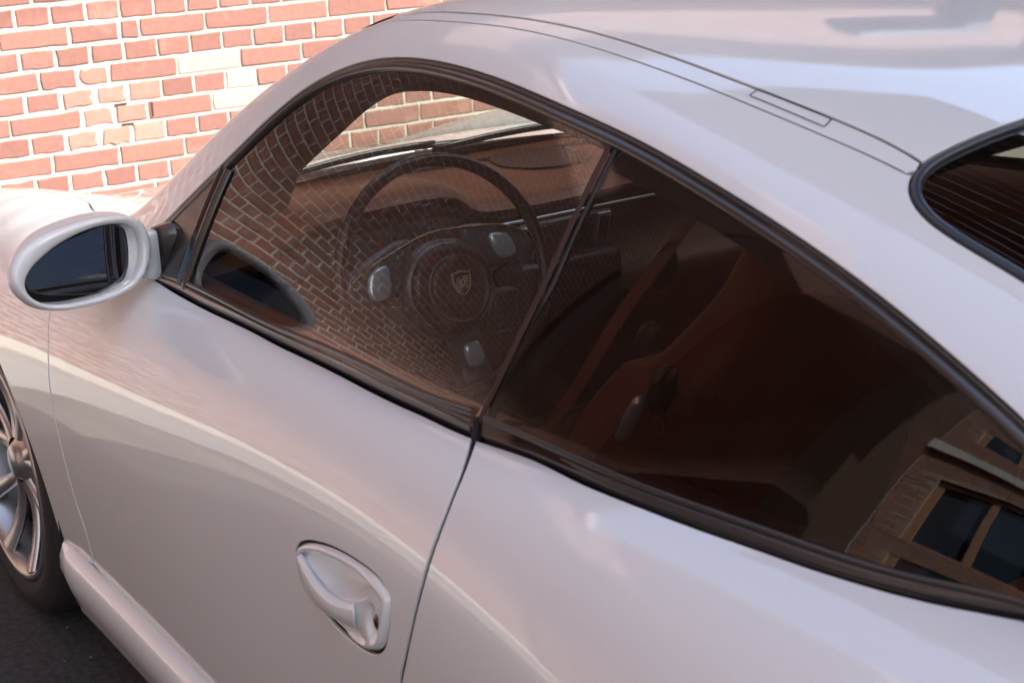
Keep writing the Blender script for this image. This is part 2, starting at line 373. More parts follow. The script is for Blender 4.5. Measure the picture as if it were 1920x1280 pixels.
A_S = [-.90, -.6, -.3, 0, .3, .55, .85, 1.2, 1.55, 1.9, 2.2, 2.5, 2.8, 3.1, 3.4]
A_R = [
 [(.55,.25),(.56,.33),(.56,.42),(.55,.5),(.53,.55),(.50,.58),(.47,.59),(.44,.595),(.38,.60),(.3,.605),(.15,.61),(0,.615)],
 [(.80,.22),(.81,.32),(.815,.42),(.81,.52),(.79,.60),(.76,.66),(.72,.71),(.68,.728),(.60,.71),(.45,.68),(.22,.68),(0,.685)],
 [(.85,.22),(.865,.33),(.87,.45),(.87,.56),(.855,.65),(.82,.735),(.77,.795),(.70,.826),(.62,.80),(.45,.755),(.22,.765),(0,.775)],
 [(.85,.22),(.868,.34),(.878,.47),(.878,.59),(.866,.68),(.835,.755),(.78,.81),(.71,.836),(.62,.82),(.45,.79),(.22,.80),(0,.808)],
 [(.838,.23),(.860,.34),(.872,.47),(.877,.59),(.868,.69),(.84,.77),(.79,.825),(.725,.855),(.63,.858),(.45,.862),(.22,.885),(0,.893)],
 [(.838,.245),(.857,.35),(.868,.47),(.875,.58),(.870,.68),(.850,.76),(.805,.815),(.745,.838),(.65,.85),(.45,.88),(.22,.9),(0,.91)],
 [(.838,.245),(.856,.35),(.865,.47),(.870,.58),(.866,.68),(.85,.76),(.813,.822),(.758,.858),(.65,.87),(.45,.88),(.22,.89),(0,.9)],
 [(.838,.245),(.856,.35),(.865,.47),(.869,.58),(.866,.68),(.852,.765),(.82,.832),(.772,.878),(.66,.89),(.45,.90),(.22,.9),(0,.9)],
 [(.838,.245),(.857,.35),(.866,.47),(.871,.58),(.868,.68),(.857,.77),(.828,.845),(.780,.896),(.66,.90),(.45,.90),(.22,.9),(0,.9)],
 [(.843,.245),(.865,.35),(.88,.47),(.89,.58),(.89,.68),(.876,.78),(.835,.865),(.763,.912),(.66,.92),(.45,.92),(.22,.92),(0,.92)],
 [(.86,.26),(.88,.36),(.895,.47),(.906,.58),(.908,.68),(.89,.79),(.83,.878),(.70,.920),(.62,.93),(.45,.94),(.22,.94),(0,.94)],
 [(.86,.25),(.88,.36),(.895,.48),(.908,.59),(.905,.69),(.88,.79),(.80,.875),(.645,.915),(.55,.93),(.42,.945),(.22,.95),(0,.95)],
 [(.85,.25),(.87,.36),(.885,.48),(.893,.58),(.885,.67),(.85,.77),(.77,.845),(.61,.88),(.50,.89),(.38,.90),(.2,.905),(0,.905)],
 [(.80,.25),(.82,.36),(.83,.47),(.83,.56),(.81,.65),(.77,.73),(.69,.785),(.55,.81),(.45,.82),(.35,.825),(.18,.83),(0,.83)],
 [(.6,.28),(.62,.38),(.63,.46),(.62,.53),(.60,.6),(.56,.66),(.5,.69),(.42,.70),(.36,.705),(.28,.71),(.14,.71),(0,.71)],
]
B_S = [.35, .5, .8, 1.05, 1.35, 1.68, 2.0, 2.3, 2.6, 2.9]
def _sec(yb, zb, yt, zt, a, rail, seam, zc, kr):
    """belt, curved side glass up to the top of the window opening, then rail, seam and the crowned roof to the centre line"""
    h = zt-zb; b = (yb-yt-a*h)/h**2; ys, zs = seam; cc = zc-kr*ys*ys-zs; y3 = .55*ys
    roof = [(f*ys, zc-kr*(f*ys)**2-cc*(max(0., f*ys-y3)/(ys-y3))**3) for f in (.93, .85, .75, .62, .48, .32, .16, 0.)]
    return [(yb-a*t-b*t*t, zb+t) for t in (0, .25*h, .5*h, .75*h, h)]+[rail, seam]+roof
B_R = [
 _sec(.735,.80,.690,.850,.5,(.682,.863),(.665,.875),.928,.118),
 _sec(.742,.830,.685,.900,.5,(.670,.920),(.642,.932),.985,.12),
 _sec(.757,.854,.669,1.054,.28,(.628,1.113),(.585,1.150),1.198,.12),
 _sec(.767,.870,.582,1.212,.28,(.530,1.263),(.47,1.285),1.310,.08),
 _sec(.778,.887,.576,1.246,.28,(.535,1.272),(.485,1.292),1.320,.09),
 _sec(.779,.903,.590,1.220,.28,(.542,1.247),(.488,1.265),1.300,.10),
 _sec(.745,.911,.602,1.158,.28,(.550,1.190),(.480,1.212),1.249,.11),
 _sec(.680,.917,.620,1.042,.3,(.568,1.083),(.493,1.114),1.165,.12),
 _sec(.625,.90,.58,.957,.4,(.55,.982),(.49,1.006),1.051,.13),
 _sec(.58,.84,.55,.872,.4,(.52,.888),(.48,.902),.93,.12),
]
SA = Surf(A_S, A_R, 14, 12, .02, .01)
SB = Surf(B_S, B_R, 11, 18, .02, .004)

# shut lines, window outlines and fittings as (s, w) curves on the body surfaces
CUR = {"A_belt_door": [[0.7254, 0.497], [0.8971, 0.4971], [1.0775, 0.5007], [1.1702, 0.5004], [1.2757, 0.5019], [1.3558, 0.5021], [1.4331, 0.501], [1.5038, 0.5009], [1.5609, 0.5016], [1.6191, 0.501], [1.6591, 0.5015]], "A_belt_quarter": [[1.6657, 0.5013], [1.7619, 0.506], [1.8554, 0.5021], [1.9259, 0.5016], [2.009, 0.5015], [2.0654, 0.5026], [2.1567, 0.5045], [2.2427, 0.5108], [2.3146, 0.5224]], "A_door_front": [[0.4438, 0.3574], [0.4599, 0.3243], [0.4691, 0.2598], [0.4785, 0.2192], [0.4893, 0.1705], [0.5009, 0.1236], [0.515, 0.091], [0.5064, 0.043]], "A_door_rear": [[1.6633, 0.4997], [1.6837, 0.4804], [1.7007, 0.4569], [1.711, 0.42], [1.7062, 0.38], [1.6913, 0.3382], [1.6698, 0.2957], [1.6564, 0.2737]], "A_door_bottom": [[0.5102, 0.0392], [0.6699, 0.0248], [0.7765, 0.0145], [0.8793, 0.0071]], "A_arch": [[0.193, 0.2452], [0.2561, 0.2026], [0.2965, 0.1649], [0.3114, 0.1212], [0.3251, 0.0878], [0.3127, 0.0384], [0.2986, 0.0067]], "A_skirt_top": [[0.2945, 0.0036], [0.3886, 0.0257], [0.4824, 0.0376]], "A_hood_seam": [[0.0903, 0.5561], [0.2089, 0.5406], [0.2811, 0.5495]], "A_handle": [[1.3857, 0.3055], [1.3927, 0.3155], [1.4145, 0.3248], [1.4565, 0.3344], [1.5028, 0.3409], [1.5588, 0.3445], [1.5969, 0.3447], [1.6187, 0.3416], [1.6312, 0.3371], [1.6341, 0.3273], [1.631, 0.3131], [1.6204, 0.2947], [1.6071, 0.2855], [1.5839, 0.2778], [1.5524, 0.2736], [1.4976, 0.2721], [1.4511, 0.2759], [1.4099, 0.282], [1.3904, 0.2936]], "B_dlo_top": [[0.6454, 0.1272], [0.7042, 0.1772], [0.7981, 0.2004], [0.8603, 0.2267], [0.9182, 0.2478], [0.9615, 0.2616], [1.0202, 0.2636], [1.0799, 0.2626], [1.1411, 0.2599], [1.2063, 0.2537], [1.3032, 0.2451], [1.4536, 0.2391], [1.6148, 0.239], [1.714, 0.2451], [1.8453, 0.2491], [1.9699, 0.2553], [2.0815, 0.2599], [2.1599, 0.2581], [2.1858, 0.2557], [2.2552, 0.2509]], "B_glass_bot_door": [[0.8222, 0.0197], [1.1032, 0.0123], [1.2911, 0.015], [1.4451, 0.0165], [1.5721, 0.0155], [1.6678, 0.0162]], "B_glass_bot_q": [[1.6806, 0.0145], [1.7695, 0.0187], [1.8611, 0.0176], [1.9432, 0.0166], [2.0532, 0.0197], [2.1435, 0.0214], [2.2063, 0.0245], [2.2806, 0.0438], [2.3126, 0.0578]], "B_split": [[1.7173, 0.2346], [1.713, 0.1251], [1.6748, 0.0123]], "B_post": [[0.8143, 0.1903], [0.814, 0.1231], [0.8032, 0.0552], [0.7939, 0.0168]], "B_seam_low": [[1.0434, 0.3432], [1.0871, 0.3374], [1.1804, 0.3218], [1.2641, 0.3135], [1.3764, 0.3135], [1.4761, 0.3223], [1.5664, 0.3338], [1.6508, 0.3451], [1.704, 0.3516], [1.7268, 0.3544], [1.8253, 0.3609], [1.9139, 0.3682], [2.0022, 0.3772]], "B_seam_up": [[1.1241, 0.3579], [1.2533, 0.338], [1.3581, 0.3467], [1.4406, 0.3545], [1.529, 0.3686], [1.6131, 0.3817], [1.6952, 0.3864], [1.7948, 0.3933], [1.8839, 0.4022], [1.967, 0.4101], [1.9985, 0.4053]], "B_rearwin": [[1.9996, 0.5965], [1.9988, 0.5146], [1.9995, 0.4539], [1.9985, 0.4053], [2.0029, 0.378], [2.0183, 0.3539], [2.032, 0.3449], [2.0528, 0.3378], [2.0919, 0.3384], [2.1741, 0.344]], "B_rearwin_in": [[2.0106, 0.5797], [2.011, 0.4664], [2.0094, 0.4017], [2.0203, 0.3627], [2.0364, 0.3459]], "B_cap": [[1.7816, 0.3724], [1.7786, 0.3918], [1.8815, 0.3995], [1.8871, 0.38]], "handle": {"cavity": [[1.3968, 0.6767], [1.408, 0.6863], [1.4356, 0.6977], [1.4714, 0.7066], [1.5148, 0.7143], [1.5541, 0.7194], [1.5844, 0.7199], [1.5954, 0.7179], [1.5904, 0.7091], [1.5714, 0.6949], [1.5488, 0.683], [1.5141, 0.6722], [1.479, 0.6685], [1.4555, 0.6716], [1.4349, 0.6775], [1.4138, 0.6806]], "grip_mid": [[1.4, 0.6795], [1.4097, 0.6643], [1.4328, 0.6519], [1.4654, 0.6482], [1.5009, 0.6507], [1.5302, 0.6566], [1.5529, 0.6639]], "grip_top": [[1.4095, 0.6862], [1.4349, 0.6775], [1.4555, 0.6716], [1.479, 0.6685], [1.5141, 0.6722], [1.553, 0.6835]], "grip_bot": [[1.3901, 0.6696], [1.3989, 0.648], [1.4304, 0.6316], [1.4752, 0.6306], [1.5169, 0.6377], [1.5533, 0.6451]], "crescent": [[1.4661, 0.6295], [1.4976, 0.6232], [1.5385, 0.6275], [1.5675, 0.6339], [1.5793, 0.6402], [1.5769, 0.644], [1.5533, 0.6451], [1.5169, 0.6377]], "lock": [[1.5998, 0.6767]], "scoop": [[1.5872, 0.6696]], "lockend": [[1.553, 0.6835], [1.5467, 0.6682], [1.5456, 0.6536], [1.5533, 0.6451]], "fbump": [[1.4681, 0.6869]], "outline": [[1.3857, 0.6723], [1.3927, 0.6868], [1.4145, 0.7004], [1.4565, 0.7147], [1.5028, 0.7246], [1.5588, 0.7308], [1.5969, 0.7318], [1.6187, 0.7277], [1.6312, 0.7212], [1.6341, 0.7068], [1.631, 0.6854], [1.6204, 0.6575], [1.6071, 0.6435], [1.5839, 0.6318], [1.5524, 0.6254], [1.4976, 0.6232], [1.4511, 0.6288], [1.4099, 0.6377], [1.3904, 0.6549]]}, "mirror": {"X0": [-0.75, 0.8822, 0.9119], "n": [-0.9717, -0.2024, 0.1215], "a": [0.204, -0.979, 0.0], "b": [0.1189, 0.0248, 0.9926], "ring": [[-0.1176, 0.0052], [-0.11, 0.021], [-0.0939, 0.0357], [-0.0619, 0.0511], [-0.0158, 0.0591], [0.0303, 0.0617], [0.0762, 0.0572], [0.1032, 0.0492], [0.1169, 0.0354], [0.122, 0.0174], [0.1207, -0.0035], [0.1119, -0.0271], [0.0984, -0.0453], [0.0764, -0.058], [0.0271, -0.0664], [-0.0416, -0.0636], [-0.0836, -0.0514], [-0.1056, -0.0314], [-0.1171, -0.0125]], "inner": [[-0.0991, -0.0048], [-0.0814, 0.0128], [-0.0585, 0.0254], [-0.0322, 0.0366], [0.0153, 0.0468], [0.0618, 0.0469], [0.0873, 0.0416], [0.1019, 0.0285], [0.1055, 0.0083], [0.0997, -0.0201], [0.0881, -0.0387], [0.0637, -0.0499], [0.0104, -0.0564], [-0.0439, -0.0531], [-0.0815, -0.0414], [-0.0982, -0.0251]], "glass": [[-0.0871, -0.009], [-0.0704, 0.0074], [-0.0208, 0.0306], [0.0268, 0.0393], [0.0743, 0.0418], [0.0874, 0.0357], [0.0904, 0.0131], [0.083, -0.0278], [0.0732, -0.0425], [0.0546, -0.0535], [0.0337, -0.0535], [-0.0289, -0.0426], [-0.0712, -0.03], [-0.0864, -0.0182]]}, "trim": [[-0.7223, 0.5, 0.9858], [-0.7881, 0.5, 1.0241], [-0.8807, 0.5, 1.076], [-0.9703, 0.5, 1.1256], [-1.0444, 0.5, 1.1568], [-1.1275, 0.5, 1.173], [-1.2251, 0.5, 1.1793], [-1.3279, 0.5, 1.1756], [-1.4115, 0.5, 1.1691], [-1.4901, 0.5, 1.1637], [-1.564, 0.5, 1.1547]], "sw": {"c": [-0.9444, 0.3618, 0.835], "tilt": 0.2876, "e1": [-0.0135, -0.9999, 0.0], "e2": [0.2837, -0.0038, 0.9589]}}
# ================================================================== THE PLACE
def plane_xy(name, x0, x1, y0, y1, z, m, nx=1, ny=1, **p):
    X = [[(x0+(x1-x0)*i/nx, y0+(y1-y0)*j/ny, z) for j in range(ny+1)] for i in range(nx+1)]
    return grid_mesh(name, X, m, flip=False, **p)
plane_xy("ground", -60, 60, -60, 60, 0, ASPHALT, kind='structure')
V, F = box_vf(1.45, 2.1, -9, 6.1, -.05, .1)
pv = mesh("pavement", V, F, CONCRETE, smooth=False, kind='structure')
V, F = box_vf(1.30, 1.447, -9, 6.1, -.05, .104)
mesh("kerb", V, F, mat("kerb_stone", (.5, .49, .45), .8), smooth=False, kind='structure')
GREYBAND = mat("mottled_grey_band", (.15, .14, .12), .9); vary(GREYBAND, (.06, .055, .05), (.26, .24, .2), 1.6, .3, .7, 6)
plane_xy("reflected_band", .78, 1.297, -9, 6.1, .004, GREYBAND, kind='structure')  # unseen strip added; mottled grey softens the streak reflected in the door

WR = radians(-2.337); WD = 1.9183; RH = .06657; Z0 = .98616
wall = empty("brick_wall", (0, 0, 0), label="sunlit red brick wall with pale mortar in front of the car's nose", category="wall")
wall.rotation_euler = (0, 0, WR)
# the mortar body of the wall; bricks stand a little proud of it
def poly_prism(name, pts, x0, x1, m, parent, **p):
    n = len(pts); V = [(x0, y, z) for y, z in pts]+[(x1, y, z) for y, z in pts]
    F = [tuple(range(n)), tuple(range(2*n-1, n-1, -1))]+[(i, i+n, (i+1) % n+n, (i+1) % n) for i in range(n)]
    F = [f[::-1] for f in F]
    return mesh(name, V, F, m, parent, smooth=False, **p)
TOPR, TOPL, YS, YD = 4.3, 12.5, 1.7, 4.4
poly_prism("mortar_bed", [(-9, 0), (-9, TOPR), (YS, TOPR), (YS, TOPL), (YD, TOPL), (YD, 0)], WD, WD+.35, MORTAR, wall)
COP = mat("coping_stone", (.55, .53, .48), .8)
for nm, (a, b, z) in (("coping", (-9, YS, TOPR)), ("coping", (YS, YD, TOPL))):
    V, F = box_vf(WD-.06, WD+.4, a, b, z+.002, z+.09); mesh(nm, V, F, COP, wall, smooth=False)

def header_joints(y0, y1):
    k0 = math.ceil((-.01-y1)/.1114); k1 = math.floor((-.01-y0)/.1114); return [-.01-.1114*k for k in range(k0, k1+1)]
def stretcher_joints(row, y0, y1):
    ph = -.18 if row % 4 == 1 else -.293
    r = [ph-.2225*k for k in range(-40, 45)]
    vis = {1: ([.27, .049, -.113], .2), 3: ([.38, .16, .04, -.066], .2), 5: ([.271, .041, -.068], .2), 7: ([.37, .151, -.07], .2)}
    if row in vis: r = [j for j in r if j <= -.15 or j > .45]+vis[row][0]
    return [j for j in r if y0 < j < y1]
def brick_mesh(L, Hh, seed, ragged=1.0):
    """front face towards -x, centre at origin; chipped outline and worn arris"""
    r = np.random.default_rng(seed); pts = []
    for (ax, ay), (bx, by), n in (((-L, -Hh), (L, -Hh), 4), ((L, -Hh), (L, Hh), 2), ((L, Hh), (-L, Hh), 4), ((-L, Hh), (-L, -Hh), 2)):
        for i in range(n): pts.append((ax+(bx-ax)*i/n, ay+(by-ay)*i/n))
    pts = np.array([(x/2, y/2) for x, y in pts]); pts += r.normal(0, .0011*ragged, pts.shape); n = len(pts)
    c = np.array([(np.sign(x)*max(abs(x)-.003, 0), np.sign(y)*max(abs(y)-.003, 0)) for x, y in pts])
    V = [(.03, x, y) for x, y in pts]+[(.0022, x, y) for x, y in pts]+[(r.normal(0, .0003), x, y) for x, y in c]
    F = [(i, (i+1) % n, n+(i+1) % n, n+i) for i in range(n)]+[(n+i, n+(i+1) % n, 2*n+(i+1) % n, 2*n+i) for i in range(n)]+[tuple(range(2*n, 3*n))]
    me = bpy.data.meshes.new("brick"); me.from_pydata(V, [], F); me.update()
    a = me.attributes.new("tone", 'FLOAT', 'FACE'); return me
DUCT = mat("grey_blue_duct", (.05, .06, .075), .5)
for bx in ((-4.42, -3.45, 3.50, 3.60), (-4.40, -4.22, .2, 3.498), (-5.25, -5.10, .2, 4.2)):
    V, F = box_vf(WD-.16, WD-.02, *bx); mesh("duct", V, F, DUCT, wall, smooth=False)
# bricks one by one where the camera sees the wall; the rest of the wall is one mesh
cache = {}
VY0, VY1 = -1.95, .42; rows_vis = range(-1, 11)
n_b = 0
for row in rows_vis:
    zc = Z0-RH*(row+.5)
    J = sorted(header_joints(VY0, VY1) if row % 2 == 0 else stretcher_joints(row, VY0, VY1))
    for a, b in zip(J[:-1], J[1:]):
        left = (a+b)/2 > -.16; j = .0112 if left else .0078
        L = b-a-j; Hh = RH-(.0125 if left else .0095); ym = (a+b)/2
        odd = abs(ym+.02) < .1 and .55 < zc < .8 and L < .15
        key = (round(L/.004), left, int(rng.integers(0, 4)), odd)
        if key not in cache:
            me = brick_mesh(L-(.012 if odd else 0), Hh-(.004 if odd else 0), 100+len(cache), 2.6 if odd else (1.3 if left else .9)); cache[key] = me; me["used"] = 0
        pale = (-.585 < ym < -.375 and .73 < zc < .80) or (-.57 < ym < -.40 and .65 < zc < .72) or (-.66 < ym < -.42 and .58 < zc < .65) or (-.52 < ym < -.40 and .60 < zc < .62)
        mm = BRICK_PALE if pale else (BRICK_OLD if odd or (-.2 < ym < -.06 and .52 < zc < .70) else BRICK)
        k2 = key+(mm.name,)
        if k2 not in cache: m2 = cache[key].copy(); m2.materials.clear(); m2.materials.append(mm); cache[k2] = m2
        o = bpy.data.objects.new("brick", cache[k2]); col.objects.link(o); o.parent = wall
        o.location = (WD-.004+rng.normal(0, .0007), ym, zc); o.rotation_euler = (rng.normal(0, .004), rng.normal(0, .008), rng.normal(0, .006))
        n_b += 1
for k_, (a, b, z0_, z1_) in enumerate(((-.112, -.072, .6505, .6545), (-.196, -.192, .600, .648), (-.128, -.088, .5845, .588))):
    V, F = box_vf(WD-.0075, WD+.01, a, b, z0_, z1_); mesh("open_joint", V, F, mat("joint_dark", (.05, .035, .028), .95), wall, smooth=False)
def bond(name, parent, y0, y1, z0, z1, m, xf, skip, axis='y', thin=True):
    V = []; F = []; tone = []
    r0 = math.floor((Z0-z1)/RH); r1 = math.ceil((Z0-z0)/RH)
    for row in range(r0, r1):
        zc = Z0-RH*(row+.5)
        if zc+RH/2 > z1 or zc-RH/2 < z0: continue
        J = sorted([y0, y1]+[q for q in (header_joints(y0, y1) if row % 2 == 0 else stretcher_joints(row if row not in (1, 3, 5, 7) else row+40, y0, y1)) if y0+.03 < q < y1-.03])
        for a, b in zip(J[:-1], J[1:]):
            ym = (a+b)/2
            if skip(ym, zc, b-a): continue
            L = (b-a-.0115)/2; h = (RH-.0115)/2; jx = rng.normal(0, .0008); i = len(V)
            P = [(-L, -h), (L, -h), (L, h), (-L, h)]
            for dx, sh in ((.02, 1), (jx+.001, 1)): V += [(xf+dx, ym+p*sh, zc+q*sh) for p, q in P]
            V += [(xf+jx-.001, ym+p-math.copysign(.003, p), zc+q-math.copysign(.003, q)) for p, q in P]
            f = [(i+k, i+(k+1) % 4, i+4+(k+1) % 4, i+4+k) for k in range(4)]+[(i+4+k, i+4+(k+1) % 4, i+8+(k+1) % 4, i+8+k) for k in range(4)]+[(i+8, i+9, i+10, i+11)]
            F += f; tone += [float(rng.random())]*len(f)
    me = bpy.data.meshes.new(name); me.from_pydata(V, [], F); me.update()
    a = me.attributes.new("tone", 'FLOAT', 'FACE'); a.data.foreach_set('value', tone)
    return put(name, me, m, parent, kind='stuff')
# brick tone attribute joins the per-object random number
for m_ in (BRICK, BRICK_OLD, BRICK_PALE, BRICK_DARK, BRICK_ROSE):
    t = m_.node_tree; oi = [n for n in t.nodes if n.type == 'OBJECT_INFO'][0]; r = [l.to_node for l in t.links if l.from_node == oi][0]
    at = t.nodes.new('ShaderNodeAttribute'); at.attribute_name = "tone"; ad = t.nodes.new('ShaderNodeMath'); ad.operation = 'ADD'; fr = t.nodes.new('ShaderNodeMath'); fr.operation = 'FRACT'
    t.links.new(oi.outputs["Random"], ad.inputs[0]); t.links.new(at.outputs["Fac"], ad.inputs[1]); t.links.new(ad.outputs[0], fr.inputs[0]); t.links.new(fr.outputs[0], r.inputs[0])
zt, zb = Z0-RH*(-1), Z0-RH*11
def sk(y, z, l):
    if (z > TOPR and y < YS+l/2) : return True
    return VY0+l*.4 < y < VY1-l*.4 and zb < z < zt
bond("brick_mass", wall, -8.9, YD, .12, TOPL-.02, BRICK, WD-.003, sk)

# the same wall goes on to the left, coloured dark in place of shade
dw = empty("shade_dark_wall", (0, 0, 0), label="tall brick wall carrying on to the left of the red one, coloured dark for its shade", category="wall"); dw.rotation_euler = (0, 0, WR)
GM = mat("shade_mortar", (.065, .042, .032), .9)  # mortar colour darkened in place of shade
V, F = box_vf(WD, WD+.35, YD+.002, 6.5, 0, 16); mesh("mortar_bed", V, F, GM, dw, smooth=False)
V, F = box_vf(WD-.10, WD+.05, YD-.12, YD+.14, 0, 14); mesh("corner_pier", V, F, mat("pier_render", (.16, .10, .08), .8), dw, smooth=False)
bond("brick_mass", dw, YD+.01, 6.45, .1, 12, BRICK_DARK, WD-.003, lambda y, z, l: False)
# side building on the left, seen only in the glass
def brick_box(name, label, cat, dims, m, rotz=0, loc=(0, 0, 0)):
    e = empty(name, loc, label=label, category=cat); e.rotation_euler = (0, 0, rotz)
    return e
sb = empty("brick_building", (0, 8.6, 0), label="brick building with tall windows along the left side of the yard", category="building")
sb.rotation_euler = (0, 0, radians(90))          # local -x faces the car (world -y); local y runs along world -x
def holes_wall(name, parent, y0, y1, z0, z1, holes, x0, x1, m):
    """wall with rectangular openings, as butted blocks"""
    ys = sorted({y0, y1, *[h[0] for h in holes], *[h[1] for h in holes]}); V = []; F = []
    for a, b in zip(ys[:-1], ys[1:]):
        zs = [z0]+sorted([q for h in holes if h[0] <= a and h[1] >= b for q in (h[2], h[3])])+[z1]
        for c, d in zip(zs[::2], zs[1::2]):
            v, f = box_vf(x0, x1, a, b, c, d); k = len(V); V += v; F += [tuple(i+k for i in q) for q in f]
    return mesh(name, V, F, m, parent, smooth=False)
HW = [(.0+i*1.9, 1.0+i*1.9, 3.4, 5.1) for i in range(-0, 5)]+[(.0+i*1.9, 1.3+i*1.9, .5, 2.6) for i in range(0, 5)]+[(.0+i*1.9, 1.0+i*1.9, z_, z_+1.5) for i in range(0, 5) for z_ in (6.9, 10.1, 13.3)]
holes_wall("wall", sb, -.3, 9.4, 0, 16, HW, 0, .3, mat("rose_mortar", (.3, .24, .2), .9))
def inhole(y, z, l): return any(h[0]-l*.5-.01 < y < h[1]+l*.5+.01 and h[2]-.05 < z < h[3]+.05 for h in HW) or (5.65 < z < 6.1)
bond("brick_mass", sb, -.28, 9.3, .1, 15.9, BRICK_ROSE, -.004, inhole)
BAND = mat("painted_band", (.50, .52, .52), .6); V, F = box_vf(-.16, .02, -.3, 9.4, 5.68, 6.02); mesh("beam", V, F, BAND, sb, smooth=False)
WF = mat("window_frame_wood", (.33, .19, .12), .5); WG = mat("dark_window_glass", (.03, .05, .07), .05, 0, 0, .8)
for h in HW:
    y0, y1, z0, z1 = h; V = []; F = []
    for b in ((y0, y0+.07, z0, z1), (y1-.07, y1, z0, z1), (y0+.07, y1-.07, z0, z0+.07), (y0+.07, y1-.07, z1-.07, z1), ((y0+y1)/2-.03, (y0+y1)/2+.03, z0+.07, z1-.07)):
        v, f = box_vf(.06, .12, b[0], b[1], b[2], b[3]); k = len(V); V += v; F += [tuple(i+k for i in q) for q in f]
    fr_ = mesh("window", V, F, WF, sb, smooth=False)
    mesh("pane", [(.1, y0, z0), (.1, y1, z0), (.1, y1, z1), (.1, y0, z1)], [(0, 3, 2, 1)], WG, fr_, smooth=False)
# return wall joining front wall to side building, its shade put into dark colours
rw_ = empty("return_wall", (0, 6.3, 0), label="brick wall turning the corner on the left of the yard, coloured dark for its shade", category="wall")
rw_.rotation_euler = (0, 0, radians(90))
V, F = box_vf(0, 2.3, -2.5, -.302, 0, 16.2); mesh("mortar_bed", V, F, GM, rw_, smooth=False)
bond("brick_mass", rw_, -2.15, -.31, .1, 11, BRICK_DARK, -.004, lambda y, z, l: False)
# unseen mass added behind the car, slotted to shade the yard and pass sun
rb = empty("rear_sun_blocker", (-6.3, 0, 0), label="unseen brown building shape added behind the car to block and slot the sun", category="building")
PL = mat("brown_render", (.16, .115, .095), .8); vary(PL, (.13, .09, .075), (.19, .14, .115), 1.2)
ZA, ZB_, ZC_ = 6.9, 9.5, 11.6; ZD_, ZE_ = 13.6, 17
YE = 2.5
holes_wall("wall", rb, -14, YE, 0, ZA, [(-10+i*3.1, -8.4+i*3.1, 1, 2.9) for i in range(0, 4)], -.4, 0, PL)
for i in range(17):
    V, F = box_vf(-.062, -.05, -14, YE, ZB_+i*.12, ZB_+i*.12+min(.100, .02+.014*i)); mesh("shade_slat", V, F, PL, rb, smooth=False)  # thin slats added to pass only part of the sun to the wall
for i in range(12):
    V, F = box_vf(-.062, -.05, -14, -1.202, ZA+.03+i*.12, ZA+.03+i*.12+.055); mesh("shade_slat", V, F, PL, rb, smooth=False)  # slats added to dim the sun on hood and ground
for a, b, z0_, z1_ in ((-2.8, YE, ZC_+.002, ZD_-.002), (-5.1, -2.802, ZC_+.002, 12.5), (-14, -5.102, 12.7, ZD_-.002), (-1.2, YE, ZA+.002, ZB_-.002)):
    V, F = box_vf(-.5, -.05, a, b, z0_, z1_); mesh("slit_blocker", V, F, PL, rb, smooth=False)  # added blocks that close parts of the sun slits
V, F = box_vf(-.5, -.05, -14, YE, ZD_, ZE_); mesh("upper_blocker", V, F, PL, rb, smooth=False)  # added upper mass that keeps sun off the high wall
for yy in (-10.5,):
    V, F = box_vf(-.35, -.1, yy-.08, yy+.08, ZC_+.002, 11.498); mesh("post", V, F, PL, rb, smooth=False)
    V, F = box_vf(-.35, -.1, yy-.12, yy+.12, ZA+.002, ZB_-.002); mesh("post", V, F, PL, rb, smooth=False)
for i in range(0, 4):
    a = -10+i*3.1; V, F = box_vf(-.3, -.25, a, a+1.6, 1, 2.9); mesh("window", V, F, WG, rb, smooth=False)
# building on the right with broad brown boards, seen in the rear window
bb = empty("boarded_building", (0, -11.5, 0), label="tall building clad in broad dark brown boards on the right of the yard", category="building")
V, F = box_vf(-6.0, 1.8, -.6, -.05, 0, 12.2); mesh("wall", V, F, PL, bb, smooth=False)
BD = [mat("board_stain", c, .6) for c in ((.20, .10, .055), (.10, .05, .03), (.26, .14, .08), (.05, .028, .02))]
mes = {}
for i in range(30):
    z = .05+i*.4; mt = BD[[0, 1, 2, 1, 0, 3][i % 6]]
    if mt.name not in mes:
        v = [(-6.0, -.05, 0), (1.8, -.05, 0), (1.8, -.05, .39), (-6.0, -.05, .39), (-6.0, .0, 0), (1.8, .0, 0), (1.8, -.03, .39), (-6.0, -.03, .39)]
        me = bpy.data.meshes.new("board"); me.from_pydata(v, [], [(0,3,2,1),(4,5,6,7),(0,1,5,4),(1,2,6,5),(2,3,7,6),(3,0,4,7)]); me.materials.append(mt); mes[mt.name] = me
    o = bpy.data.objects.new("board", mes[mt.name]); col.objects.link(o); o.parent = bb; o.location = (0, 0, z)

# unseen timber canopy, added so the rear window reflects brown boards
tc = empty("reflected_canopy", (0, 0, 8.1), label="unseen canopy of dark spaced boards added overhead to be reflected in the rear window", category="canopy")
mes2 = {}
for i in range(24):
    mt = BD[[0, 1, 3, 2, 1][i % 5]]; wdt = .26
    if mt.name not in mes2:
        v, f = box_vf(-1.25, 4.3, 0, wdt, 0, .04); me = bpy.data.meshes.new("board"); me.from_pydata(v, [], f); me.materials.append(mt); mes2[mt.name] = me
    o = bpy.data.objects.new("board", mes2[mt.name]); col.objects.link(o); o.parent = tc; o.location = (0, -.85-.29*(i+1), 0)
for x in (-1.0, .45, 1.9, 3.4):
    v, f = box_vf(x, x+.1, -7.9, -.75, .042, .24); mesh("joist", v, f, BD[3], tc, smooth=False)

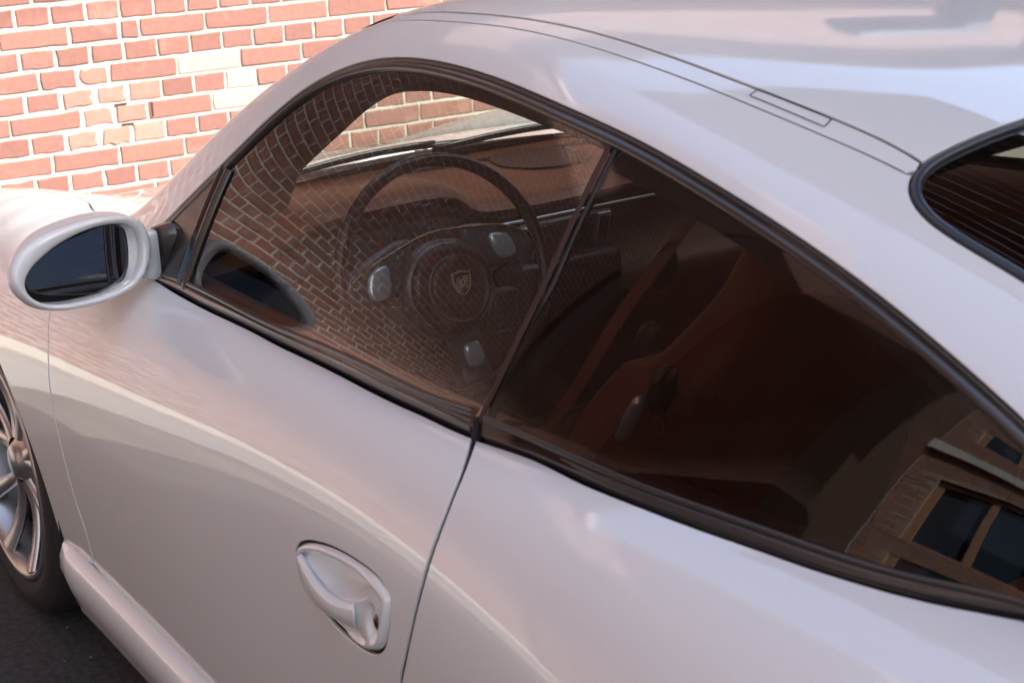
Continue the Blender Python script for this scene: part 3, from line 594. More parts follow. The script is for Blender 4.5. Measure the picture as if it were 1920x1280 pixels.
# grit lying on the asphalt beside the car
gv = []; gf = []
for i in range(900):
    x, y, r = -1.6+2.4*rng.random(), .55+1.9*rng.random(), .0012+.0035*rng.random()**2; k = len(gv); a0 = rng.random()*6.28
    gv += [(x+r*cos(a0+q*1.2566)*(.7+.5*rng.random()), y+r*sin(a0+q*1.2566)*(.7+.5*rng.random()), .0005) for q in range(5)]+[(x, y, r*.9)]
    gf += [(k+q, k+(q+1) % 5, k+5) for q in range(5)]
mesh("grit", gv, gf, mat("grit_stone", (.16, .145, .13), .9), smooth=False, kind='stuff', label="fine pale grit scattered on the dark asphalt beside the car", category="grit")

# ================================================================== THE CAR
car = empty("parked_car", (0, 0, 0), label="white sports coupe parked nose to the brick wall, terracotta leather inside", category="car")
c = CUR
def w_at(S, s, z, lo_=-.0, hi=.5):
    s = np.atleast_1d(s).astype(float); z = np.atleast_1d(z).astype(float); a = np.full(len(s), lo_); b = np.full(len(s), hi)
    for _ in range(30):
        m = (a+b)/2; v = S.ev(s, m)[:, 2]; k = v < z; a = np.where(k, m, a); b = np.where(k, b, m)
    return (a+b)/2
def arc(cx, cz, r, a0, a1, n=40):
    t = np.radians(np.linspace(a0, a1, n)); s = cx-r*np.cos(t); z = cz+r*np.sin(t); return list(zip(s, w_at(SA, s, z)))
def smoothpath(P, it=60, step=.012):
    P = resamp_(densify(P, .01, False, (1, LW)), step)
    for _ in range(it): P[1:-1] = P[1:-1]*.5+(P[:-2]+P[2:])*.25
    return P
def resamp_(P, step):
    P = np.asarray(P, float); d = np.concatenate([[0], np.cumsum(np.linalg.norm(np.diff(P, axis=0)*[1, LW], axis=1))]); t = np.linspace(0, d[-1], int(d[-1]/step)+2)
    return np.column_stack([np.interp(t, d, P[:, k]) for k in range(P.shape[1])])
L_ = lambda k: [tuple(p) for p in c[k]]
dfront = [(.565, .5), (.50, .478), (.46, .425)]+L_('A_door_front')
drear = L_('A_door_rear')+[(1.645, w_at(SA, 1.645, .55)[0]), (1.61, w_at(SA, 1.61, .47)[0]), (1.56, w_at(SA, 1.56, .39)[0]), (1.50, w_at(SA, 1.50, .31)[0]), (1.455, .012)]
dfront = [tuple(p) for p in densify(dfront, .02, False, (1, LW))]; drear = [tuple(p) for p in densify(drear, .02, False, (1, LW))]
belt = [tuple(p) for p in densify([(.565, .5), (.65, .499)]+L_('A_belt_door'), .03, False, (1, LW))]
hx = c['handle']
hout = [(x, w_at(SA, x, z)[0]) for x, z in densify(hx['outline'], .006, True)]
door = empty("door"); door.parent = car
panel("door_skin", SA, dfront+[(.55, .036), (.67, .025), (.9, .010), (1.2, .008)]+drear[::-1]+belt[::-1], PAINT, door, holes=[hout], gap=.0034)
beltq = [tuple(p) for p in densify(L_('A_belt_quarter'), .03, False, (1, LW))]
quarter = panel("rear_quarter_panel", SA, drear[::-1]+beltq+[(2.45, .522), (2.7, .505), (3.3, .50), (3.36, .3), (3.38, .02), (2.69, .02)]+arc(2.35, .33, .352, 190, -14, 50)+[(2.0, .01), (1.6, .008)], PAINT, car, gap=.0036)
seamf = [(.565, .5), (.515, .53), (.45, .552), (.38, .553)]+L_('A_hood_seam')[::-1]
seamf = [tuple(p) for p in densify(seamf+[(-.1, .553), (-.4, .556), (-.7, .556), (-.86, .556)], .02, False, (1, LW))]
fender = panel("front_fender", SA, seamf+[(-.88, .3), (-.885, .0), (-.345, .0)]+arc(0, .32, .333, -14, 192, 60)+[(.325, .018), (.39, .031), (.48, .04)]+dfront[::-1][:-1], PAINT, car)
hood_loop = [(s, w_) for s, w_ in seamf if s < .40]+[(-.86, 1.0), (.27, 1.0), (.285, .8), (.32, .66), (.385, .585)]
hoodp = panel("hood", SA, hood_loop, PAINT, car, free=lambda s, w_: w_ > .998, thick=.02)
lid = panel("engine_lid", SA, [(2.64, .515), (3.33, .51), (3.34, 1.0), (2.84, 1.0), (2.78, .7)], PAINT, car, free=lambda s, w_: w_ > .998)

dlo = [tuple(p) for p in smoothpath(L_('B_dlo_top')+[(2.33, .237), (2.41, .20), (2.45, .145), (2.455, .085), (2.42, .035), (2.37, .02)])]
slow = L_('B_seam_low'); sup = L_('B_seam_up'); rw = L_('B_rearwin')
pill = [(.98, .372), (.93, .385), (.85, .395), (.75, .40), (.6, .40), (.48, .40), (.42, .39)]
def fair(P, deg):
    P = np.array(P); t = np.concatenate([[0], np.cumsum(np.hypot(*np.diff(P, axis=0).T))]); t = t/t[-1]; q = np.linspace(0, 1, 60)
    wt = np.ones(len(t)); wt[0] = wt[-1] = 30
    return [tuple(v) for v in np.column_stack([np.polyval(np.polyfit(t, P[:, k], deg, w=wt), q) for k in (0, 1)])]
rwfull = [(1.985, 1.0), (1.99, .8)]+rw+[(2.35, .345), (2.53, .36), (2.63, .42), (2.68, .55), (2.69, 1.0)]
rwfull = [tuple(p) for p in smoothpath(rwfull, 14)]
i_c = min(range(len(rwfull)), key=lambda i: abs(rwfull[i][0]-1.99)+abs(rwfull[i][1]-.377))
slow_d = fair(densify(pill[::-1]+slow, .03, False, (1, LW)), 8)
sup_d = fair(densify([(1.06, .366)]+sup, .03, False, (1, LW)), 6)
frame = panel("side_frame", SB, dlo+[(2.5, .0), (2.88, .0), (2.88, 1.0), (2.69, 1.0)]+rwfull[i_c:][::-1][1:]+slow_d[::-1]+[(.39, .3), (.42, .1), (.5, 0.0), (.70, .0), (.67, .06)], PAINT, car, free=lambda s, w_: w_ > .998)
i_u = min(range(len(rwfull)), key=lambda i: abs(rwfull[i][0]-1.99)+abs(rwfull[i][1]-.400))
j0 = min(range(len(slow_d)), key=lambda i: abs(slow_d[i][0]-1.02))
panel("roof_strip", SB, slow_d[j0:]+rwfull[i_u:i_c][::-1]+sup_d[::-1], PAINT, car, gap=.0022, off=-.0008)
roofp = panel("roof_panel", SB, sup_d+rwfull[:i_u][::-1]+[(1.0, 1.0), (1.005, .8), (1.015, .6), (1.025, .46)], PAINT, car, free=lambda s, w_: w_ > .998)
capl = L_('B_cap')
cap = np.array(capl); cc = cap.mean(0)
capd = np.vstack([cap[i]+(cap[(i+1) % 4]-cap[i])*np.linspace(.04, .96, 16)[:, None] for i in range(4)])
ribbon("roof_strip_cap", SB, capd, [(-.0007, .0002), (0, .0006), (.0007, .0002)], GAP, car, closed=True, step=.004)
# right side of the body
for o in list(car.children):
    if o.name in ("front_fender", "rear_quarter_panel", "hood", "engine_lid", "side_frame", "roof_strip", "roof_panel"): mirrored(o)
door2 = empty("door"); door2.parent = car
mirrored([o for o in door.children if o.name == "door_skin"][0], parent=door2)
for S_, P, hw, hh in ((SA, dfront, .0034, -.0034), (SA, drear, .0042, -.0036), (SA, seamf, .0032, -.0032), (SB, slow_d, .0034, -.0032), (SB, sup_d, .0030, -.0030)):
    r_ = ribbon("seam_shade_strip", S_, P, [(-hw, hh), (hw, hh)], GAP, car); mirrored(r_)  # black strips laid in the gaps as their painted shade
# black depth under the shut lines
for P in (dfront, drear, seamf):
    r_ = ribbon("seam_backing", SA, P, [(-.02, -.0135), (.02, -.0135)], GAP, car); mirrored(r_)
for P in (slow_d, sup_d):
    r_ = ribbon("seam_backing", SB, P, [(-.012, -.0085), (.012, -.0085)], GAP, car); mirrored(r_)
ribbon("roof_channel_rubber", SB, [p for p in slow_d[j0:] if p[0] > 1.42], [(-.004, -.004), (-.003, -.0022), (.003, -.0022), (.004, -.004)], SEAL, car)

# ---- glass and its seals
gA = on(SA, densify(L_('A_belt_door'), .02, False, (1, LW)))
def resamp(P, n):
    P = np.asarray(P, float); d = np.concatenate([[0], np.cumsum(np.linalg.norm(np.diff(P, axis=0), axis=1))]); t = np.linspace(0, d[-1], n)
    return np.column_stack([np.interp(t, d, P[:, k]) for k in range(P.shape[1])])
def beltseal(a, b, n, name="belt_seal"):
    A_, nA = on(SA, resamp(smoothpath(a, 25), n)); B_, nB = on(SB, resamp(smoothpath(b, 25), n))
    nr = unit(nA*.4+nB*.6)
    pr = [(-.04, -.010), (0.0, -.005), (.05, -.0045), (.09, -.0045), (.11, -.0012), (.16, .0), (.34, .001), (.52, .001), (.60, .0003), (.63, -.002), (.67, -.0025), (.70, -.0004), (.80, .0006), (.93, .0002), (1.0, -.002), (1.06, -.007)]
    o = strip(name, A_, B_, pr, SEAL, car, nr); mirrored(o); return o
bd = L_('A_belt_door'); gd = L_('B_glass_bot_door')
beltseal([(.70, .495)]+bd[:-1]+[(1.653, .5005)], [(.70, .018)]+gd[:-1]+[(1.66, .021)], 60)
beltseal([(1.678, .501)]+L_('A_belt_quarter')[1:]+[(2.36, .53)], [(1.682, .019)]+L_('B_glass_bot_q')[1:]+[(2.36, .055)], 50)
tops = ribbon("window_seal", SB, dlo, [(-.002, -.009), (.0, -.003), (.0015, -.001), (.003, -.0008), (.0042, -.003), (.0052, -.0042), (.0062, -.0022), (.0085, -.0004), (.0125, .0004), (.0155, -.0008), (.017, -.003), (.0175, -.007)], SEAL, car)
# orient check: seal must lie inside the window opening
Xd, Nd = on(SB, dlo); Sd = sides(Xd, Nd); mid = len(dlo)//2; cen = on(SB, [(1.5, .12)])[0][0]
SGN = 1 if (cen-Xd[mid])@Sd[mid] > 0 else -1
if SGN < 0:
    bpy.data.objects.remove(tops)
    tops = ribbon("window_seal", SB, dlo, [(-.002, -.009), (.0, -.003), (.0015, -.001), (.003, -.0008), (.0042, -.003), (.0052, -.0042), (.0062, -.0022), (.0085, -.0004), (.0125, .0004), (.0155, -.0008), (.017, -.003), (.0175, -.007)], SEAL, car, flip=-1)
mirrored(tops)
dl = np.array(dlo); sp = L_('B_split'); po = L_('B_post')
din = Xd+Sd*SGN*.004
# door pane: upper edge just under the seal, front edge at the post, rear edge at the split
def dlo_between(s0, s1): return [p for p in dlo if s0 <= p[0] <= s1 and p[1] > .12]
gdoor = [(.808, .19)]+dlo_between(.83, 1.685)+[(1.692, .240), (1.703, .125), (1.676, .0)]+[(s, w_-.010) for s, w_ in gd[::-1]]+[(.79, .002), (.80, .06)]
gl = panel("side_window", SB, gdoor, GLASS, door, off=-.006, gap=0, thick=.004, edge=.0006); gl2 = mirrored(gl, parent=door2)
gq = [(1.710, .240)]+[p for p in dlo if p[0] > 1.73]+[(s, w_-.012) for s, w_ in L_('B_glass_bot_q')[::-1]]+[(1.719, .125)]
g_ = panel("quarter_window", SB, gq, QGLASS, car, off=-.003, gap=0, thick=.004, edge=.0006); mirrored(g_)
# dark frame between the panes
o = ribbon("window_divider", SB, [(1.698, .246), (1.706, .19), (1.710, .125), (1.699, .06), (1.682, .008)], [(-.0036, -.012), (-.003, -.0062), (.0, -.0058), (.003, -.0062), (.0036, -.012)], RUBBER, car); mirrored(o)
o = ribbon("divider_edge", SB, [(1.688, .245), (1.696, .19), (1.700, .125), (1.689, .06), (1.672, .012)], [(-.0045, -.0062), (-.0038, -.0048), (.003, -.0048), (.0045, -.0062)], LINING, car); mirrored(o)
blackfrit = ribbon("glass_border", SB, [(s, w_-.022) for s, w_ in dlo if 1.71 < s < 2.30], [(-.014, -.0052), (.012, -.0052)], GAP, car, flip=1); mirrored(blackfrit)
for yy_ in (1, -1):
    e_, n_ = on(SB, [(1.669, .006)]); q_ = e_[0]+n_[0]*-.0065; rbox("divider_foot", (q_[0], q_[1]*yy_, q_[2]), (.009, .010, .026), GAP, car, r=.002, rot=(.3*yy_, .25, 0))
# sail plate and front post of the door window
pl_ = [(.70, .004), (.79, .008), (.797, .054), (.806, .122), (.808, .18), (.80, .190), (.75, .186), (.70, .170), (.645, .125), (.672, .06)]
sail = panel("sail_plate", SB, pl_, SAIL, door, off=-.002, gap=.001); mirrored(sail, parent=door2)
o = ribbon("window_post", SB, [(.826, .197), (.823, .160), (.817, .10), (.810, .054), (.803, .010)], [(-.020, -.006), (-.017, .001), (-.010, .0015), (-.007, -.002), (.001, -.001), (.006, .003), (.012, .002), (.016, -.006)], TRIM, door); mirrored(o, parent=door2)
# windscreen, cowl and rear window
ws = [(s, w_+.014) for s, w_ in pill]+[(.40, .43), (.385, .6), (.375, 1.0), (.985, 1.0), (.99, .8), (1.0, .6), (1.01, .46), (1.01, .39)]
o = panel("windscreen", SB, ws, WSGLASS, car, off=-.004, gap=0, thick=.004, edge=.0005, free=lambda s, w_: w_ > .998); mirrored(o)
o = ribbon("windscreen_trim", SB, [(.42, .405), (.6, .414), (.75, .414), (.85, .409), (.95, .396), (1.02, .385), (1.022, .46), (1.008, .6), (.998, .8), (.993, 1.0)], [(-.007, -.006), (-.006, .0), (.0, .001), (.006, 0), (.007, -.006)], RUBBER, car); mirrored(o)
rwin = [(s+.010 if w_ > .40 else s, w_+(.006 if s > 2.0 and w_ < .5 else 0)) for s, w_ in rwfull]
o = panel("rear_window", SB, rwin, RGLASS, car, off=-.004, gap=0, thick=.004, edge=.0005, free=lambda s, w_: w_ > .998); mirrored(o)
o = ribbon("rear_window_seal", SB, rwfull, [(.0, -.006), (.001, -.001), (.0035, .0008), (.0075, .001), (.0105, .0), (.0118, -.005)], BLUESEAL, car); 
Xr, Nr_ = on(SB, rwfull); k_ = 30; cenr = on(SB, [(2.3, .8)])[0][0]
if (cenr-Xr[k_])@sides(Xr, Nr_)[k_] < 0:
    bpy.data.objects.remove(o); o = ribbon("rear_window_seal", SB, rwfull, [(.0, -.006), (.001, -.001), (.0035, .0008), (.0075, .001), (.0105, .0), (.0118, -.005)], BLUESEAL, car, flip=-1)
mirrored(o)
cw = grid_mesh("windscreen_cowl", [[(-s-.0*abs(y), y, z-.10*y*y) for s, z in ((.26, .875), (.31, .885), (.34, .868), (.40, .880), (.45, .915))] for y in np.linspace(-.66, .66, 40)], RUBBER, car)
for y0, y1 in ((-.05, .52), (-.55, .05)):
    P = [(-.37+.05*(t-.5)**2*4*0-.03*t, y0+(y1-y0)*t, .905+.012*sin(pi*t)-.1*(y0+(y1-y0)*t)**2) for t in np.linspace(0, 1, 14)]
    wa = tube("wiper", P, .006, BLACKP, car, seg=6); tube("wiper_blade", [(x-.012, y, z+.008) for x, y, z in P[2:]], .004, RUBBER, wa, seg=6)

# ---- sill
prs = [(.826, .262), (.834, .286), (.848, .291), (.860, .281), (.868, .260), (.869, .235), (.862, .205), (.853, .180), (.850, .172), (.848, .160), (.80, .15)]
X = []
for s in np.concatenate([np.linspace(.322, .36, 6), np.linspace(.4, 1.99, 40)]):
    k = min(1, (s-.322)/.06); k = k*k*(3-2*k)*.5+.5*min(1, k*1.5); dy = SA.ev([s], [.03])[0][1]-.845
    X.append([(-s, y*(.02*k+.98)+dy-.012*(1-k), z+(.012*(1-k))) for y, z in prs])
sill = grid_mesh("side_sill", X, PAINT, car, flip=True)
V, F = box_vf(0, 0, 0, 0, 0, 0)
mirrored(sill)
grid_mesh("underbody", [[(-s, y, .16) for y in (-.80, .80)] for s in (-.8, 3.3)], GAP, car)

# ---- wheels
def make_wheel(cx, cy, R, wd, rim):
    e = empty("wheel", (cx, cy, R)); e.parent = car
    h = wd/2; o_ = h
    tprof = [(rim-.004, o_-.018), (rim+.012, o_-.006), (rim+.03, o_), (R-.035, o_-.002), (R-.014, o_-.014), (R-.004, o_-.032), (R, o_-.05), (R, -h+.05), (R-.008, -h+.02), (rim+.03, -h), (rim, -h+.02)]
    tp = []
    for i in range(len(tprof)-1):
        a, b = np.array(tprof[i]), np.array(tprof[i+1])
        for k in range(3): tp.append(tuple(a+(b-a)*k/3))
    tp.append(tprof[-1]); lathe("tyre", tp, TYRE, e)
    gv = [lathe("tread_groove", [(R+.0008, y-.004), (R+.0008, y+.004)], GAP, e) for y in (-.05, -.015, .02, .055)]
    rp = [(rim+.006, o_-.012), (rim+.004, o_-.004), (rim-.003, o_-.003), (rim-.008, o_-.008), (rim-.014, o_-.024), (rim-.018, o_-.06), (rim-.035, -h+.05), (rim-.02, -h+.01)]
    lathe("rim", rp, ALLOY, e)
    lathe("brake_disc", [(.16, -.01+o_-.12), (.158, o_-.115), (.07, o_-.115), (.06, o_-.10)], mat("brake_steel", (.35, .34, .33), .35, 1), e)
    lathe("hub", [(.075, o_-.06), (.07, o_-.048), (.045, o_-.045), (.034, o_-.03), (.030, o_-.026), (.001, o_-.024)], ALLOY, e)
    for k in range(5):
        th0 = 2*pi*k/5+.32
        for sg in (-1, 1):
            V = []; nn = 16; sec = [(-1, -.55), (-1, .2), (-.72, .8), (0, 1), (.72, .8), (1, .2), (1, -.55)]
            for i in range(nn+1):
                t = i/nn; r = .05+(rim-.012-.05)*t; th = th0+sg*(.10+.20*t**.8+.05*sin(pi*t)); wdt = .013+.009*t*t+.006*(1-t)**3
                dep = .016; yc = o_-.046+.030*(t**1.5)-.020*sin(pi*t)*.6
                for a, b in sec:
                    x = r*cos(th)-sin(th)*wdt*a; z = r*sin(th)+cos(th)*wdt*a; V.append((x, yc+dep*b*.6, z))
            q = len(sec); F = [(i*q+j, i*q+(j+1) % q, (i+1)*q+(j+1) % q, (i+1)*q+j) for i in range(nn) for j in range(q)]
            mesh("spoke", V, F, ALLOY, e)
    return e
def copy_tree(o, parent):
    n = o.copy(); col.objects.link(n); n.parent = parent
    for ch in o.children: copy_tree(ch, n)
    return n
w1 = make_wheel(0, .742, .318, .235, .236)
for cx, cy, rz, sc3 in ((0, -.742, pi, 1), (-2.35, .735, 0, 1.04), (-2.35, -.735, pi, 1.04)):
    n = copy_tree(w1, car); n.location = (cx, cy, .318*sc3); n.rotation_euler = (0, 0, rz); n.scale = (sc3, sc3, sc3)
for cx, zz, R_ in ((0, .32, .352), (-2.35, .33, .37)):
    a = np.linspace(-.35, pi+.35, 30)
    o = grid_mesh("wheel_housing", [[(cx+R_*cos(t), y, zz+R_*sin(t)) for y in (.55, .858)] for t in a], GAP, car); mirrored(o)
    o = mesh("wheel_housing_wall", [(cx+R_*cos(t), .56, zz+R_*sin(t)) for t in a], [tuple(range(30))], GAP, car, smooth=False); mirrored(o)

# ---- door handle: shell pressed into the door, pull bar and lock
H2 = {k: np.array(v)*[-1, 1] for k, v in hx.items()}     # (x, z) with x = -s
def yA(x, z):
    x = np.asarray(x, float); z = np.asarray(z, float); ww = w_at(SA, -x.ravel(), z.ravel()); return SA.ev(-x.ravel(), ww)[:, 1].reshape(x.shape)
out_p = densify(H2['outline'], .004, True); cav = densify(H2['cavity'], .003, True)
step = .0016; bx0, bx1 = out_p[:, 0].min(), out_p[:, 0].max(); bz0, bz1 = out_p[:, 1].min(), out_p[:, 1].max()
gx, gz = np.meshgrid(np.arange(bx0, bx1, step), np.arange(bz0, bz1, step), indexing='ij'); gx = gx.ravel(); gz = gz.ravel()
op = densify(H2['outline'], .0016, True)
k = inside(gx, gz, out_p) & (seg_dist(gx, gz, out_p) > step*.6); gx, gz = gx[k], gz[k]
pts = np.vstack([op, np.column_stack([gx, gz])]); n = len(op)
vo, eo, fo, ov, oe, of = delaunay_2d_cdt([Vector(p) for p in pts], [(i, (i+1) % n) for i in range(n)], [], 0, 1e-8)
vo = np.array([tuple(v) for v in vo]); T = np.array([f for f in fo if len(f) == 3]); cen = vo[T].mean(1); T = T[inside(cen[:, 0], cen[:, 1], out_p)]
d_out = seg_dist(vo[:, 0], vo[:, 1], out_p); d_cav = seg_dist(vo[:, 0], vo[:, 1], cav)*np.where(inside(vo[:, 0], vo[:, 1], cav), -1, 1)
cres = densify(H2['crescent'], .003, True); d_cr = seg_dist(vo[:, 0], vo[:, 1], cres)*np.where(inside(vo[:, 0], vo[:, 1], cres), -1, 1)
ss = lambda a, b, x: (lambda t: t*t*(3-2*t))(np.clip((x-a)/(b-a), 0, 1))
h = -.004+.0070*ss(0, .0045, d_out)-.0015*ss(.006, .016, d_out)
lk = H2['scoop'][0]+np.array([-.011, .0055]); dl_ = np.hypot((vo[:, 0]-lk[0])/.017, (vo[:, 1]-lk[1])/.028)
h = h+.003*ss(2.2, .9, np.hypot((vo[:, 0]-lk[0])/.026, (vo[:, 1]-lk[1]-.004)/.034))*ss(.001, .009, d_out)
h = h-.0065*ss(1.0, .45, dl_)
h = h-.026*ss(.002, -.012, d_cav)-.002*ss(.003, -.001, d_cav)
h = h-.005*ss(.0015, -.004, d_cr)
yy = yA(vo[:, 0], vo[:, 1])
V = np.column_stack([vo[:, 0], yy+h, vo[:, 1]]); V0h = V
e1 = vo[T[:, 1]]-vo[T[:, 0]]; e2 = vo[T[:, 2]]-vo[T[:, 0]]; cr = e1[:, 0]*e2[:, 1]-e1[:, 1]*e2[:, 0]; T[cr > 0] = T[cr > 0][:, ::-1]
hb = mesh("door_handle", V, T, PAINT, door)
# dark joint round the shell
P3 = np.column_stack([op[:, 0], yA(op[:, 0], op[:, 1])-.004, op[:, 1]]); tube("handle_joint", P3, .0016, GAP, door, seg=6, closed=True)
# pull bar
gt = resamp(densify(H2['grip_top'], .004), 26); gb = resamp(densify(H2['grip_bot'], .004), 26); V = []; nn = 14
for i in range(26):
    t = i/25; a, b = gt[i], gb[i]; m_ = (a+b)/2; hw = (a-b)/2; base = float(yA(m_[0], m_[1])); th = .008+.003*sin(pi*t); hw = hw*.92; lift = .0075+.005*sin(pi*min(1, t*1.1))
    if i in (0, 25): pass
    for j in range(nn):
        q = 2*pi*j/nn; ca, sa = cos(q), sin(q); ca = math.copysign(abs(ca)**.8, ca)
        p = m_+hw*ca; ho = lift+th*sa*(1 if sa > 0 else .9)-.006; V.append((p[0]-1.5*(ho-.002), base+ho, p[1]+.75*(ho-.002)))
F = [(i*nn+j, i*nn+(j+1) % nn, (i+1)*nn+(j+1) % nn, (i+1)*nn+j) for i in range(25) for j in range(nn)]+[tuple(range(nn))[::-1], tuple(25*nn+j for j in range(nn))]
mesh("pull_bar", V, F, PAINT, door)
kx, kz = H2['lock'][0]+np.array([-.012, .006]); ky = float(V0h[np.argmin(np.hypot(V0h[:, 0]-kx, V0h[:, 2]-kz)), 1])-.0012
lc = lathe("lock_cylinder", [(.0001, .0036), (.0058, .0036), (.0062, .0028), (.0072, .0026), (.0078, .0), (.0078, -.004)], mat("lock_metal", (.16, .13, .115), .35, .8), door, seg=32)
lc.location = (kx, ky, kz); lc.scale = (1, 1, 1.35)
sl = rbox("key_slot", (kx, ky+.0036, kz), (.0016, .001, .0085), GAP, door, r=.0004)

# ---- door mirror
M_ = c['mirror']; X0 = np.array(M_['X0']); mn = np.array(M_['n']); ma = np.array(M_['a']); mb = np.array(M_['b'])
def polar(P, n, cxy):
    P = densify(P, .004, True); ang = np.unwrap(np.arctan2(P[:, 1]-cxy[1], P[:, 0]-cxy[0])); r = np.hypot(P[:, 0]-cxy[0], P[:, 1]-cxy[1])
    if ang[-1] < ang[0]: ang, r = ang[::-1], r[::-1]
    a2 = np.concatenate([ang+2*pi*k for k in range(-3, 4)]); r2 = np.tile(r, 7); o = np.argsort(a2); t = np.linspace(0, 2*pi, n, endpoint=False)
    rr = np.interp(t, a2[o], r2[o]); 
    for _ in range(3): rr = (np.roll(rr, 1)+2*rr+np.roll(rr, -1))/4
    return np.column_stack([cxy[0]+rr*np.cos(t), cxy[1]+rr*np.sin(t)])
NM = 96; ro = polar(M_['ring'], NM, (0.0, -.002)); ri = polar(M_['inner'], NM, (0.005, -.004)); rg = polar(M_['glass'], NM, (.002, -.007))
def w3(P, h):
    hh = np.asarray(h, float).reshape(-1, 1) if np.ndim(h) else h
    return X0+P[:, :1]*ma+P[:, 1:]*mb+hh*mn
rings = [w3(ro*1.0, -.016), w3(ro*1.0, -.008), w3(ro+(ri-ro)*.06, -.0015), w3(ro+(ri-ro)*.25, .003), w3(ro+(ri-ro)*.5, .0042), w3(ro+(ri-ro)*.8, .0028), w3(ri, -.001), w3(ri*.995, -.006), w3(ri*.985, -.016), w3(ri*.97, -.032)]
mir = empty("door_mirror"); mir.parent = car
grid_mesh("mirror_frame", np.array(rings).transpose(1, 0, 2), PAINT, mir, closed_u=True)
cen_ = ro.mean(0); sh = []
for t in np.linspace(0, 1, 14):
    kf = (1-t**2.3)**.5 if t < 1 else .02
    q_ = w3(cen_+(ro-cen_)*.975*kf, -.012); sh.append(q_+np.array([.100*t, -.012*t, .010*t]))
grid_mesh("mirror_housing", np.array(sh).transpose(1, 0, 2), PAINT, mir, closed_u=True, flip=True)
mesh("mirror_cavity", w3(ri*.98, -.030), [tuple(range(NM))], GAP, mir, smooth=False)
lens = mesh("mirror_lens", w3(rg*1.0, -.0225-.0-.03*(rg[:, 1]+.007)*1.0), [tuple(range(NM))], MIRROR, mir, smooth=False)
grid_mesh("lens_rim", np.array([w3(rg*1.0, -.0222-.03*(rg[:, 1]+.007)), w3(rg*1.015, -.021-.03*(rg[:, 1]+.007)), w3(rg*1.03, -.0225-.03*(rg[:, 1]+.007)), w3(rg*1.03, -.035)]).transpose(1, 0, 2), mat("slate_plastic", (.05, .055, .065), .35), mir, closed_u=True)
# inner white collar on the car side
ins = w3(ri*.97, -.020); ing = w3(np.where(rg[:, :1] > .02, rg*1.035, ri*.975), -.0235)
grid_mesh("inner_collar", np.array([w3(ri*.985, -.012), w3(ri*.5+rg*.5, -.019), w3(rg*1.04, -.0225)]).transpose(1, 0, 2)[list(range(84, 96))+list(range(0, 13))], PAINT, mir)
# foot
def loftbox(name, secs, m, parent):
    V = []; k = 20
    for (cx, cy, cz), hs, hz, e in secs:
        for j in range(k):
            q = 2*pi*j/k; ca, sa = cos(q), sin(q); V.append((cx+hs*math.copysign(abs(ca)**e, ca), cy, cz+hz*math.copysign(abs(sa)**e, sa)))
    n = len(secs); F = [(i*k+j, i*k+(j+1) % k, (i+1)*k+(j+1) % k, (i+1)*k+j) for i in range(n-1) for j in range(k)]+[tuple(range(k))[::-1], tuple((n-1)*k+j for j in range(k))]
    return mesh(name, V, F, m, parent)
loftbox("mirror_arm", [((-.670, .790, .892), .012, .030, .5), ((-.688, .768, .890), .013, .038, .4), ((-.700, .7475, .889), .015, .041, .35)], PAINT, mir)
loftbox("mirror_foot", [((-.700, .7470, .889), .017, .043, .3), ((-.703, .741, .889), .018, .045, .3), ((-.708, .728, .889), .022, .048, .3), ((-.715, .70, .889), .027, .05, .3)], TRIM, mir)

# ---- cabin
# inner pillar trim and roof lining
tr = np.array(c['trim'], float); trd = resamp(densify(tr, .03), 40)
dtop = np.array([p for p in dlo if .72 <= p[0] <= 1.72]); Xo, No = on(SB, resamp(dtop, 40), -.014)
Xi = np.column_stack([trd[:, 0], trd[:, 1], trd[:, 2]])
Xw_, Nw_ = on(SB, np.column_stack([np.linspace(.66, 1.62, 40), np.full(40, .405)]), -.012)
mid_ = Xo*.5+Xi*.5+np.column_stack([np.zeros(40), np.zeros(40)+.012, np.zeros(40)-.004])
o = grid_mesh("pillar_trim", np.array([Xo, mid_, Xi, Xi+(Xw_-Xi)*.1+np.array([0, -.008, .004]), Xw_]).transpose(1, 0, 2), LINING, car); mirrored(o)
o = panel("roof_lining", SB, [(1.06, .26), (1.3, .26), (1.98, .28), (2.0, 1.0), (1.04, 1.0), (1.04, .5)], LINING, car, off=-.028, gap=0, grid=.05, step=.04, free=lambda s, w_: w_ > .9); mirrored(o)
# bottom of the front pillar trim
Xf = []
for t in np.linspace(0, 1, 8): Xf.append([Xo[0]*(1-t)+np.array([-.74, .70, .86])*t, Xi[0]*(1-t)+np.array([-.66, .50, .90])*t])
o = grid_mesh("pillar_trim", Xf, LINING, car); mirrored(o)
# rear pillar lining behind the quarter window
o = panel("rear_lining", SB, [(1.99, .24), (2.05, .36), (2.6, .36), (2.85, .3), (2.85, 0), (2.42, .0), (2.47, .06), (2.47, .15), (2.42, .22), (2.3, .25)], LINING, car, off=-.03, gap=0, grid=.05, step=.04); mirrored(o)

